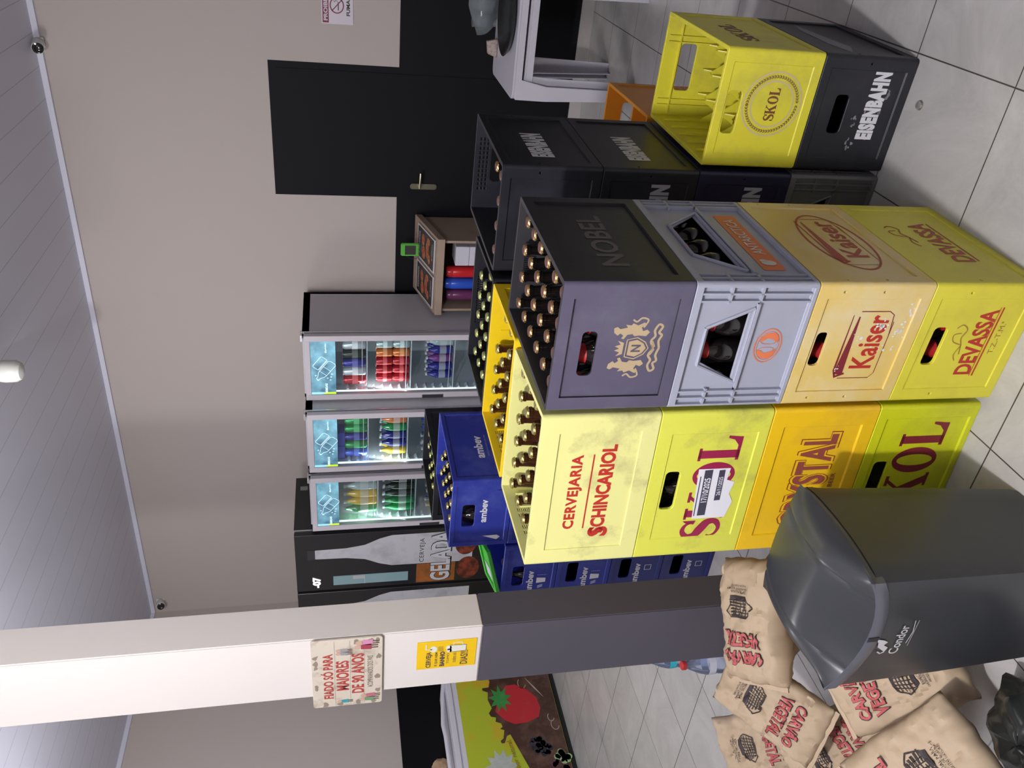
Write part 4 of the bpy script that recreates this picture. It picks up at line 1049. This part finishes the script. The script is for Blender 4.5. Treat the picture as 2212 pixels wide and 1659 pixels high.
# black beer freezers
fz_blk = mat('freezer_black', (.014, .014, .016), .3)
def freezer(label, x0, x1, yf, yb, H, art=True):
    W_, D_ = x1-x0, yb-yf; w2 = W_/2
    t = thing('beer_freezer', label, 'freezer', ((x0+x1)/2, yf, 0))
    add('body', bevel(MB().box(-w2, w2, 0, D_, .05, H).mesh('body'), .004), fz_blk, t)
    add('plinth', MB().box(-w2+.02, w2-.02, .03, D_-.02, 0, .05).mesh('plinth'), mat('plinth_black', (.02, .02, .02), .5), t)
    add('edge_strip', MB().box(w2-.02, w2+.003, -.006, .006, .05, H+.003).mesh('edge_strip'), alu, t)
    dr = add('door', bevel(MB().box(-w2+.002, w2-.002, -.06, -.008, .12, H-.004).mesh('door'), .004), fz_blk, t)
    fp = planar((0, -.0605, 0), (1, 0, 0), (0, 0, 1))
    frost = mat('door_art_frost', (.46, .47, .5), .5, noise_amt=.7, noise_scale=6, col2=(.25, .26, .28))
    c = .10
    bt = [(c-.045, 2.02), (c-.05, 1.98), (c-.055, 1.75), (c-.08, 1.6), (c-.14, 1.48), (c-.17, 1.38), (c-.175, .7), (c+.175, .7), (c+.17, 1.38), (c+.14, 1.48), (c+.08, 1.6), (c+.055, 1.75), (c+.05, 1.98), (c+.045, 2.02)]
    stamp('bottle_art', Ink().poly(bt), fp, frost, dr, .001)
    stamp('bottle_cap_art', Ink().poly([(c-.05, 2.0), (c+.05, 2.0), (c+.055, 2.06), (c-.055, 2.06)]), fp, mat('door_art_dark', (.03, .03, .032), .5), dr, .0016)
    if art:
        stamp('amber_band_art', Ink().rect(-w2+.02, .84, c-.178, 1.17), fp, mat('door_art_amber', (.32, .1, .02), .5, noise_amt=.6, noise_scale=7, col2=(.08, .03, .01)), dr, .001)
        stamp('ember_art', Ink().ell(-w2+.16, .73, .13, .1).ell(c+.02, .76, .12, .09), fp, mat('door_art_ember', (.22, .04, .02), .5, noise_amt=1, noise_scale=14, col2=(.05, .012, .008), lo=.4, hi=.6), dr, .0013)
        stamp('upper_lettering', text('CERVEJA', 0, 1.15).fit(c-.02, 1.125, .27, .05), fp, mat('door_art_black', (.03, .03, .03), .5), dr, .002)
        stamp('lettering_shadow', text('GELADA', .05).fit(.0, .965, .58, .185), fp, mat('door_art_black', (.03, .03, .03), .5), dr, .002)
        stamp('lettering', text('GELADA', .03).fit(-.004, .969, .56, .168), fp, mat('door_art_silver', (.5, .52, .56), .4), dr, .003)
        wn = add('viewing_window', MB().box(-w2+.06, -w2+.16, -.066, -.058, 1.24, 1.86).mesh('viewing_window'), mat('window_teal', (.12, .17, .19), .15, emit=(.2, .33, .36), estr=.35), dr)
        add('window_bracket', MB().box(-w2+.12, -w2+.16, -.069, -.066, 1.6, 1.7).box(-w2+.06, -w2+.16, -.0675, -.066, 1.6, 1.605).mesh('window_bracket'), mat('bracket_grey', (.4, .42, .44), .4), wn)
        stamp('display', text('-07', .04).fit(-w2+.1, 1.995, .12, .065), fp, mat('display_white', (1, 1, 1), .5, emit=(1, .95, .9), estr=3), dr, .003)
    if art: add('side_sticker', MB().box(w2+.0005, w2+.002, .5, .55, H-.1, H-.04).mesh('side_sticker'), mat('sticker_pale_grey', (.25, .25, .26), .5), t)
    return t
freezer('tall black beer freezer with white GELADA lettering and a lit temperature display', -5.30, -4.668, 5.05, 5.72, 2.16)
freezer('second tall black beer freezer with pale bottle picture, mostly hidden by the pillar', -5.96, -5.325, 5.05, 5.72, 2.16, False)

# ================================================================== wooden stand with sloped top
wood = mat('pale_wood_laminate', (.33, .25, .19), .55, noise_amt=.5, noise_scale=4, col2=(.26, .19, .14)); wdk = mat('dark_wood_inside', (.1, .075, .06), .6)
sx0, sx1, sy0, sy1 = -2.925, -2.315, 5.45, 5.92
st = thing('wooden_stand', 'low pale wood stand with a sloped top between fridge and door', 'stand', ((sx0+sx1)/2, sy0, 0))
hw = (sx1-sx0)/2; dd = sy1-sy0
sl = Matrix(((0, 0, 1, 0), (1, 0, 0, 0), (0, 1, 0, 0), (0, 0, 0, 1)))
for s_ in (-1, 1):
    xs_ = s_*(hw-.03)
    add('side_panel', MB().prism([(.02, 0), (dd, 0), (dd, 1.13), (.02, 1.01)], xs_-.009, xs_+.009, sl).mesh('side_panel'), wood, st)
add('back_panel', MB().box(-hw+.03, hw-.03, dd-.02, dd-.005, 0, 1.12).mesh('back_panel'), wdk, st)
add('shelf', MB().box(-hw+.04, hw-.04, .03, dd-.02, .70, .718).mesh('shelf'), wood, st)
add('lower_shelf', MB().box(-hw+.04, hw-.04, .03, dd-.02, .1, .118).mesh('lower_shelf'), wood, st)
add('sloped_top', bevel(MB().prism([(-.01, 1.012), (dd, 1.135), (dd, 1.185), (-.01, 1.062)], -hw, hw, sl).mesh('sloped_top'), .002), wood, st)
def slopeframe(u, v):
    y = sy0+v; z = 1.064+(v+.01)*(1.185-1.062)/(dd+.01)
    nrm = Vector((0, -.25, .968)); return Vector((u, y, z)), nrm
for k, cx_ in enumerate((-2.47, -2.76)):
    t = thing('menu_holder', ['framed food menu on the right half of the sloped wooden top', 'framed food menu on the left half of the sloped wooden top'][k], 'menu', (cx_, sy0+.2, 1.12), 0, 'menus on the wooden stand')
    def fr_(u, v, t=t):
        p, n_ = slopeframe(cx_+u, .2+v); return p-t.location, n_
    mb = MB(); pts = [fr_(a, b)[0] for a, b in ((-.13, -.17), (.13, -.17), (.13, .17), (-.13, .17))]
    nn = Vector((0, -.25, .968))
    mb.add([p+nn*.002 for p in pts]+[p+nn*.01 for p in pts], [(3, 2, 1, 0), (4, 5, 6, 7), (0, 1, 5, 4), (1, 2, 6, 5), (2, 3, 7, 6), (3, 0, 4, 7)])
    add('holder', mb.mesh('holder'), mat('menu_edge_pale', (.55, .53, .55), .4), t)
    stamp('dark_sheet', Ink().rect(-.12, -.16, .12, .155), fr_, mat('menu_dark', (.03, .025, .025), .35), t, .0115)
    ph = Ink()
    for q, (a, b, r1, r2) in enumerate(((-.05, .03, .05, .035), (.045, .045, .045, .03), (.0, -.04, .07, .03), (-.06, -.08, .035, .025), (.07, -.06, .03, .03))): ph.ell(a, b, r1, r2, 14)
    stamp('food_picture', ph, fr_, mat('menu_food', (.3, .06, .03), .5, noise_amt=.8, noise_scale=40, col2=(.55, .28, .12)), t, .013)
    stamp('lettering', text('ESPETINHOS', .02).fit(0, .12, .17, .02).merge(text('DE CHURRASCO', .0).fit(.02, -.135, .13, .016)), fr_, mat('menu_lettering', (.6, .55, .55), .5), t, .013)
dv = thing('card_reader', 'small green card reader with dark screen hanging at the wooden stand', 'device', (-2.515, 5.72, 1.24))
add('case', bevel(MB().box(-.05, .05, -.015, .01, -.07, .065).mesh('case'), .006, 2), mat('device_green', (.1, .42, .06), .4), dv)
add('screen', MB().box(-.036, .036, -.018, -.014, -.045, .035).mesh('screen'), mat('device_screen', (.05, .05, .045), .2), dv)
add('cable', MB().tube([(0, .01, -.07), (-.03, .0, -.09), (-.07, .0, -.06), (-.09, .02, -.02), (-.08, .06, .02)], .002).mesh('cable', True), black, dv)
so = thing('wall_charger', 'white plug charger on the black wall above the wooden stand', 'charger', (-2.6, 5.94, 1.24))
add('body', bevel(MB().box(-.035, .035, -.03, .008, -.035, .035).mesh('body'), .005, 2), mat('charger_white', (.7, .7, .75), .4), so)
for k, (lab, x, col, r, h_) in enumerate((('red thermos bottle', -2.62, (.5, .015, .02), .044, .26), ('blue thermos bottle', -2.715, (.02, .08, .5), .044, .27), ('purple thermos bottle', -2.81, (.13, .03, .1), .042, .25))):
    o = thing('thermos_bottle', lab+' on the shelf of the wooden stand', 'bottle', (x, 5.56, .72), 0, 'thermos bottles in the stand')
    add('body', MB().lathe([(r*.92, 0), (r, .008), (r, h_*.8), (r*.97, h_*.81)], 24).mesh('body', True), mat('thermos_'+lab.split()[0], col, .25), o)
    add('lid', MB().lathe([(r*.98, h_*.8+.001), (r*.98, h_*.93), (r*.8, h_*.99), (r*.5, h_)], 24).mesh('lid', True), mat('thermos_'+lab.split()[0], col, .25), o)
for k, (x, z, hh) in enumerate(((-2.44, .72, .1), (-2.44, .822, .1))):
    o = add('white_box', bevel(MB().box(-.075, .075, 0, .18, 0, hh).mesh('white_box'), .003), mat('box_white', (.55, .55, .62), .4), loc=(x-.03, 5.5, z))
    tag(o, ['white carton lying lower on the shelf of the wooden stand', 'white carton stacked on the lower carton in the wooden stand'][k], 'box', 'white cartons in the stand')

# ================================================================== white plastic tables, tray, cups
wpl = mat('white_plastic', (.55, .54, .6), .35)
def table(label, cx_, cy_, w_, z, off):
    t = thing('plastic_table', label, 'table', (cx_, cy_, 0), 0, 'stacked white plastic tables')
    h = w_/2
    add('table_top', bevel(MB().prism(rrect(w_, w_, .05, 6), z-.014, z).mesh('table_top'), .003, 2), wpl, t)
    ap = MB(); o = rrect(w_, w_, .05, 6); i = rrect(w_-.016, w_-.016, .045, 6); n_ = len(o)
    ap.add([(x, y, z-.05) for x, y in o]+[(x, y, z-.012) for x, y in o]+[(x, y, z-.012) for x, y in i]+[(x, y, z-.05) for x, y in i], [(k*n_+a, k*n_+(a+1) % n_, ((k+1) % 4)*n_+(a+1) % n_, ((k+1) % 4)*n_+a) for k in range(4) for a in range(n_)])
    add('apron', ap.mesh('apron'), wpl, t)
    for sx, sy in ((-1, -1), (1, -1), (1, 1), (-1, 1)):
        lg = MB(); vs = []
        for zz, k, wd in ((z-.02, h-.002, .12), (z-.2, h-.012+off, .085), (0, h-.03+off, .06)):
            vs += [(sx*k, sy*k, zz), (sx*(k-wd), sy*k, zz), (sx*(k-wd), sy*(k-.007), zz), (sx*(k-.007), sy*(k-.007), zz), (sx*(k-.007), sy*(k-wd), zz), (sx*k, sy*(k-wd), zz)]
        fs = [tuple(range(6)), tuple(range(12, 18))]+[(l*6+a, l*6+(a+1) % 6, (l+1)*6+(a+1) % 6, (l+1)*6+a) for l in range(2) for a in range(6)]
        add('leg', bevel(lg.add(vs, fs).mesh('leg'), .002), wpl, t)
    return t
table('white plastic table beside the black door, upper one of the nested pair', -.83, 5.15, .68, .76, .012)
table('white plastic table nested just below the upper one beside the black door', -.83, 5.15, .65, .695, -.012)
o = add('serving_tray', MB().lathe([(.18, 0), (.215, .012), (.23, .03), (.224, .03), (.2, .014), (.001, .008)], 40, close=False).mesh('serving_tray', True), mat('tray_black', (.012, .012, .014), .25), loc=(-.745, 5.06, .762))
tag(o, 'round black serving tray on the white plastic table', 'tray')
pk = thing('cup_pack', 'clear bag of plastic cups on the white table', 'cups', (-.68, 5.375, .775))
clr = glass_mat('clear_film', (.8, .84, .86), alpha=.3, body=(.4, .45, .47))
for k in range(5):
    add('cup_stack', MB().lathe([(.028, 0), (.035, .03), (.032, .034), (.037, .07), (.034, .074), (.039, .11), (.036, .114), (.041, .15), (.001, .152)], 20, close=False).mesh('cup_stack', True), clr, pk, loc=(-.16+.085*k, .03*(k % 2), .005))
mb = MB(); vs = []; fs = []
for i in range(11):
    for j in range(24):
        th, ph_ = math.pi*i/10, 2*math.pi*j/24; r_ = 1+.15*noise.noise(Vector((math.cos(ph_)*3, math.sin(ph_)*3, th*2)))
        vs.append((.24*r_*math.sin(th)*math.cos(ph_), .1*r_*math.sin(th)*math.sin(ph_), .09+.09*r_*math.cos(th)))
for i in range(10):
    for j in range(24): fs.append((i*24+j, i*24+(j+1) % 24, (i+1)*24+(j+1) % 24, (i+1)*24+j))
add('wrapper', mb.add(vs, fs).mesh('wrapper', True), clr, pk)
o = add('snack_packet', bevel(MB().prism([(-.05, 0), (.06, 0), (.045, .07), (-.03, .06)], -.015, .015, Matrix(((1, 0, 0, 0), (0, 0, 1, 0), (0, 1, 0, 0), (0, 0, 0, 1)))).mesh('snack_packet'), .004), mat('packet_patterned', (.4, .34, .3), .4, noise_amt=.8, noise_scale=50, col2=(.15, .06, .05)), loc=(-1.0, 5.38, .762))
tag(o, 'small patterned packet on the corner of the white table', 'packet')

# ================================================================== green tray on the blue crates
gt = thing('green_tray', 'bright green plastic tray leaning on the open blue crate by the freezer', 'tray', (-2.80, 2.74, 1.10))
gt.rotation_euler = (R(8), R(-14), R(8))
gm = mat('tray_green', (.06, .5, .04), .35)
fr0 = MB().box(-.13, .13, -.09, -.075, 0, .02).box(-.13, .13, .075, .09, 0, .02).box(-.13, -.11, -.075, .075, 0, .02).box(.11, .13, -.075, .075, 0, .02)
add('rim', bevel(fr0.mesh('rim'), .003), gm, gt)
add('panel', MB().box(-.11, .11, -.075, .075, .004, .008).mesh('panel'), gm, gt)
add('paper_card', MB().box(-.1, -.02, -.06, .06, .009, .011).mesh('paper_card'), mat('card_grey', (.5, .52, .55), .5), gt)

# ================================================================== signs on pillar and wall
s1 = thing('hanging_sign', 'cream sign with red FIADO SO PARA MAIORES DE 90 ANOS lettering on the pillar', 'sign', (-2.303, 1.796, 1.775))
wS, hS = .335, .228
cream = mat('sign_cream', (.62, .56, .46), .6, noise_amt=.8, noise_scale=14, col2=(.32, .26, .19), lo=.52, hi=.7)
add('board', bevel(MB().prism(rrect(wS, hS, .01), 0, .007).mesh('board'), .001), cream, s1, mx=Matrix.Translation((0, .007, 0)) @ Matrix.Rotation(R(90), 4, 'X'))
sf = planar((0, 0, 0), (1, 0, 0), (0, 0, 1))
rd_ = mat('sign_red', (.42, .06, .05), .6); bk_ = mat('sign_brown', (.12, .08, .06), .6)
k = text('FIADO SÓ PARA', .03).fit(-.01, .066, .225, .04); k.merge(text('MAIORES', .03).fit(-.01, .016, .15, .042)); k.merge(text('DE 90 ANOS', .03).fit(-.005, -.034, .2, .042))
stamp('lettering', k, sf, rd_, s1)
stamp('small_lettering', text('ACOMPANHADOS DOS PAIS', 0).fit(.0, -.074, .16, .018), sf, bk_, s1)
cr2 = Ink(); random.seed(5)
for q in range(14):
    a = random.uniform(0, 6.3); ex = (random.choice((-1, 1))*wS*.46, random.uniform(-.1, .1)) if q % 2 else (random.uniform(-.15, .15), random.choice((-1, 1))*hS*.44)
    cr2.poly([(max(-.165, min(.165, ex[0]+random.uniform(.006, .018)*math.cos(R(t_)))), max(-.112, min(.112, ex[1]+random.uniform(.004, .013)*math.sin(R(t_))))) for t_ in range(0, 360, 45)])
for q in (.04, -.01, -.055): cr2.line([(-.16, q), (-.05, q+.002), (.05, q-.001), (.16, q+.001)], .001)
stamp('chipped_patch', cr2, sf, mat('sign_chip', (.28, .23, .17), .7), s1, .0005)
def figure(x, z, s_, c1, skin=(.55, .36, .28)):
    stamp('figure_head', Ink().ell(x, z+.02*s_, .008*s_, .009*s_, 14), sf, mat('figure_skin', skin, .6), s1, .0012)
    stamp('figure_body', Ink().poly([(x-.008*s_, z+.012*s_), (x+.008*s_, z+.012*s_), (x+.01*s_, z-.014*s_), (x-.01*s_, z-.014*s_)]), sf, mat('figure_'+c1, {'green': (.15, .3, .15), 'rose': (.5, .15, .2), 'teal': (.05, .3, .35), 'grey': (.3, .3, .3), 'wine': (.35, .05, .08), 'pink': (.6, .25, .4)}[c1], .6), s1, .0012)
    stamp('figure_legs', Ink().rect(x-.006*s_, z-.03*s_, x-.002*s_, z-.014*s_).rect(x+.002*s_, z-.03*s_, x+.006*s_, z-.014*s_), sf, bk_, s1, .0012)
for a in ((-.14, -.07, 1.1, 'green'), (-.122, -.074, 1.1, 'rose'), (.125, -.06, 1.3, 'wine'), (.145, -.064, 1.3, 'pink'), (-.142, .01, .9, 'teal'), (.1, .01, .9, 'grey'), (.115, .01, .9, 'grey')): figure(*a)
s2 = thing('poster', 'small yellow beer poster with shower and mug drawing on the pillar', 'poster', (-2.262, 1.8045, 1.447))
add('sheet', MB().box(-.068, .068, 0, .001, -.1, .1).mesh('sheet'), mat('poster_yellow', (.85, .55, .01), .5), s2)
k = text('CERVEJA', .03).fit(-.022, .058, .08, .022); k.merge(text('É QUE NEM', .02).fit(-.022, .035, .07, .012)); k.merge(text('BANHO', .06).fit(-.022, .014, .075, .017)); k.merge(text('TOMO', 0).fit(-.022, -.005, .055, .008)); k.merge(text('todos os', 0).fit(-.02, -.026, .05, .014)); k.merge(text('DIAS!!!', .02).fit(-.022, -.06, .07, .026))
stamp('lettering', k, sf, bk_, s2)
k = Ink().ell(.03, .045, .016, .012, 14).line([(.03, .05), (.03, .07), (.055, .07)], .005)
stamp('shower_drawing', k, sf, mat('poster_white', (.75, .75, .65), .5), s2)
k = Ink().poly([(.012, -.065), (.042, -.065), (.044, -.01), (.01, -.01)]).ell(.018, -.008, .01, .009, 12).ell(.032, -.006, .012, .01, 12).line([(.043, -.02), (.056, -.024), (.056, -.05), (.043, -.054)], .004)
stamp('mug_drawing', k, sf, mat('poster_white', (.75, .75, .65), .5), s2)
k = Ink()
for q in range(5): k.line([(.02+.005*q, .03), (.019+.005*q, .012)], .0012)
k.line([(.012, -.065), (.042, -.065), (.044, -.01)], .002).line([(.012, -.065), (.01, -.01)], .002)
stamp('drawing_line', k, sf, bk_, s2, .0012)
ns = thing('no_smoking_sign', 'no smoking sign with PROIBIDO FUMAR on the beige wall', 'sign', (-.9, 5.945, 1.735))
add('plate', bevel(MB().box(-.115, .115, 0, .003, -.1, .105).mesh('plate'), .001), mat('sign_plate_white', (.62, .58, .64), .5), ns)
mr_ = mat('sign_maroon', (.2, .02, .06), .5)
stamp('red_band', Ink().rect(-.108, .058, .108, .098), sf, mr_, ns)
stamp('band_lettering', text('PROIBIDO', .03).fit(0, .078, .19, .026), sf, mat('sign_plate_white', (.62, .58, .64), .5), ns, .0016)
k = Ink().ring(0, .005, .05, .046, .043, .039, 36).line([(-.034, .037), (.034, -.027)], .006)
stamp('prohibition_ring', k, sf, mr_, ns, .0018)
stamp('cigarette', Ink().rect(-.03, -.008, .02, -.001).line([(.022, .0), (.03, .012), (.02, .018), (.03, .028)], .003, True), sf, bk_, ns)
stamp('lettering', text('FUMAR', .03).fit(0, -.068, .12, .024), sf, black, ns)

# ================================================================== ceiling things
lampm = mat('lamp_opal', (.62, .63, .6), .4)
cl = thing('ceiling_lamp', 'round white ceiling lamp hanging from the planked ceiling', 'lamp', (-2.50, 4.05, CEIL))
add('base', MB().lathe([(.055, 0), (.058, -.02), (.058, -.07), (.05, -.09)], 28).mesh('base', True), mat('lamp_base_white', (.75, .76, .75), .4), cl)
add('shade', MB().lathe([(.056, -.085), (.06, -.11), (.058, -.16), (.045, -.185), (.02, -.195), (.001, -.196)], 28, close=False).mesh('shade', True), lampm, cl)
wht = mat('camera_white', (.7, .7, .68), .4); lens = mat('camera_lens', (.012, .012, .013), .15)
def seccam(label, x, y, z, rz, s_=1):
    t = thing('security_camera', label, 'camera', (x, y, z), rz)
    add('mount', MB().box(-.03, .03, .0, .012, -.03, .04).tube([(0, .005, .02), (0, -.03, .012), (0, -.05, 0)], .012).mesh('mount', True), wht, t)
    m_ = Matrix.Translation((0, -.05, -.005)) @ Matrix.Rotation(R(105), 4, 'X')
    add('housing', MB().lathe([(.034, -.03), (.036, -.02), (.036, .06), (.03, .066)], 22, mx=m_).mesh('housing', True), wht, t)
    add('lens', MB().lathe([(.033, .062), (.033, .07), (.024, .072), (.02, .069), (.001, .069)], 22, mx=m_, close=False).mesh('lens', True), lens, t)
seccam('round white security camera with black face under the ceiling above the door', -1.235, WY-.032, 3.575, R(-5))
seccam('white security camera in the wall corner by the pillar', -6.30, WY-.012, 3.50, R(25))

# ================================================================== chest freezer
cf = thing('chest_freezer', 'white chest freezer with strawberry and chocolate picture on its side', 'freezer', (-6.19, 3.9, 0))
XF = .26
add('body', bevel(MB().box(-.24, XF, -.72, .72, .05, .90).mesh('body'), .006, 2), mat('freezer_white', (.6, .6, .66), .4), cf)
add('base', MB().box(-.22, XF-.03, -.7, .7, 0, .05).mesh('base'), mat('freezer_base', (.02, .022, .022), .5), cf)
add('lid_frame', bevel(MB().box(-.24, XF+.006, -.73, .73, .9, .95).mesh('lid_frame'), .008, 2), mat('freezer_white', (.6, .6, .66), .4), cf)
add('lid_handle', MB().tube([(.16, -.68, .95), (.16, -.62, .985), (.16, .1, .99), (.16, .2, 1.0), (.16, .5, .97), (.16, .6, .95)], .018).mesh('lid_handle', True), mat('freezer_white', (.6, .6, .66), .4), cf)
cff = lambda u, v: (Vector((XF, u-3.9, v)), Vector((1, 0, 0)))
lime = mat('art_lime', (.42, .5, .03), .35, noise_amt=.8, noise_scale=2.2, col2=(.7, .3, .02), lo=.52, hi=.66)
stamp('lime_picture', Ink().rect(3.2, .05, 4.6, .86), cff, lime, cf)
choc = [(4.6, .62), (4.402, .571), (4.345, .588), (4.342, .645), (4.318, .645), (4.296, .603), (4.223, .615), (4.14, .594), (4.096, .626), (4.063, .614), (4.05, .574), (4.012, .584), (3.992, .542), (3.96, .534), (3.943, .558), (3.928, .526), (3.855, .546), (3.836, .573), (3.813, .567), (3.813, .543), (3.873, .515), (3.885, .485), (3.737, .438), (3.58, .389), (3.3, .34), (3.2, .33), (3.2, .052), (4.6, .052)]
stamp('chocolate_picture', Ink().poly(choc), cff, mat('art_chocolate', (.07, .035, .025), .2, noise_amt=.6, noise_scale=7, col2=(.2, .11, .08)), cf, .0016)
k = Ink()
for q in ((4.35, .3, .05), (4.0, .12, .04), (3.93, .1, .05)): k.ring(q[0], q[1], q[2], q[2]*.7, q[2]-.006, q[2]*.7-.006, 22, 30, 250)
k.line([(4.2, .14), (4.3, .2), (4.4, .26)], [.002, .014, .002], True)
stamp('chocolate_gloss', k, cff, mat('art_gloss', (.45, .36, .3), .3), cf, .003)
straw = [(4.345, .443), (4.348, .361), (4.291, .27), (4.199, .201), (4.099, .187), (4.015, .219), (3.973, .328), (3.971, .434), (4.019, .509), (4.105, .571), (4.213, .531)]
stamp('strawberry_picture', Ink().poly(straw), cff, mat('art_strawberry', (.5, .03, .04), .3, noise_amt=.4, noise_scale=5, col2=(.6, .15, .15)), cf, .003)
k = Ink(); cxx, cyy = 4.22, .51
pts = []
for q in range(18):
    a = 2*math.pi*q/18; r_ = .135 if q % 2 == 0 else .07
    pts.append((cxx+r_*math.cos(a), cyy+r_*.75*math.sin(a)))
for q in range(18): k.poly([(cxx, cyy), pts[q], pts[(q+1) % 18]])
stamp('leaf_picture', k, cff, mat('art_leaf', (.04, .25, .05), .4, noise_amt=.6, noise_scale=12, col2=(.1, .4, .15)), cf, .0045)
random.seed(9)
def berries(nm, x, z, n_, sp, r_, m_):
    k = Ink()
    for q in range(n_):
        a = random.uniform(0, 6.3); d_ = sp*random.random()**.5
        k.ell(x+d_*math.cos(a), z+d_*math.sin(a), r_, r_, 12)
    stamp(nm, k, cff, m_, cf, .003)
berries('blackberry_picture', 3.76, .25, 26, .085, .022, mat('art_blackberry', (.02, .02, .035), .25, noise_amt=.6, noise_scale=30, col2=(.08, .08, .12)))
berries('green_grape_picture', 3.65, .1, 14, .05, .026, mat('art_green_grape', (.3, .5, .2), .25, noise_amt=.5, noise_scale=25, col2=(.5, .65, .4)))
berries('purple_grape_picture', 3.52, .14, 20, .09, .024, mat('art_purple_grape', (.12, .03, .06), .25, noise_amt=.5, noise_scale=25, col2=(.2, .08, .12)))
k = Ink(); cxx, cyy = 3.6, .6
for q in range(22):
    a = 2*math.pi*q/22; b = 2*math.pi*(q+1)/22; r1, r2 = (.17, .11) if q % 2 else (.11, .17)
    k.poly([(cxx, cyy), (cxx+r1*math.cos(a), cyy+r1*.8*math.sin(a)), (cxx+r2*math.cos(b), cyy+r2*.8*math.sin(b))])
stamp('splash_picture', k, cff, mat('art_splash', (.42, .46, .42), .4, noise_amt=.5, noise_scale=14, col2=(.6, .62, .6)), cf, .002)
stamp('lettering', text('sabor natural.', .01).fit(3.69, .49, .3, .035, 8), cff, mat('art_lettering', (.25, .2, .02), .5), cf, .006)
for k, (y, z, r_) in enumerate(((3.63, 1.06, .1), (3.86, 1.03, .07))):
    mb = MB(); vs = []; fs = []
    for i in range(11):
        for j in range(20):
            th, ph_ = math.pi*i/10, 2*math.pi*j/20; q = 1+.2*noise.noise(Vector((math.cos(ph_)*2+k*5, math.sin(ph_)*2, th*2)))
            vs.append((r_*.8*q*math.sin(th)*math.cos(ph_), r_*1.1*q*math.sin(th)*math.sin(ph_), r_*q*math.cos(th)))
    for i in range(10):
        for j in range(20): fs.append((i*20+j, i*20+(j+1) % 20, (i+1)*20+(j+1) % 20, (i+1)*20+j))
    o = add('snack_bag', mb.add(vs, fs).mesh('snack_bag', True), [mat('snack_film_grey', (.12, .12, .13), .15), mat('snack_film_tan', (.45, .33, .2), .3, noise_amt=.7, noise_scale=20, col2=(.3, .1, .06))][k], loc=(-6.24, y, .957+r_*1.15))
    tag(o, ['shiny grey snack bag on the chest freezer at the frame edge', 'tan and red snack bag on the chest freezer'][k], 'bag')

# ================================================================== small things on the floor
o = add('bottle_cap', MB().lathe([(.0155, 0), (.0145, .003), (.0125, .006), (.001, .0065)], 21, close=False).mesh('bottle_cap', True), mat('cap_silver', (.45, .43, .4), .35, .8), loc=(-.515, 2.315, .0005))
tag(o, 'single silver bottle cap lying on the floor tiles by the black crate', 'bottle cap')
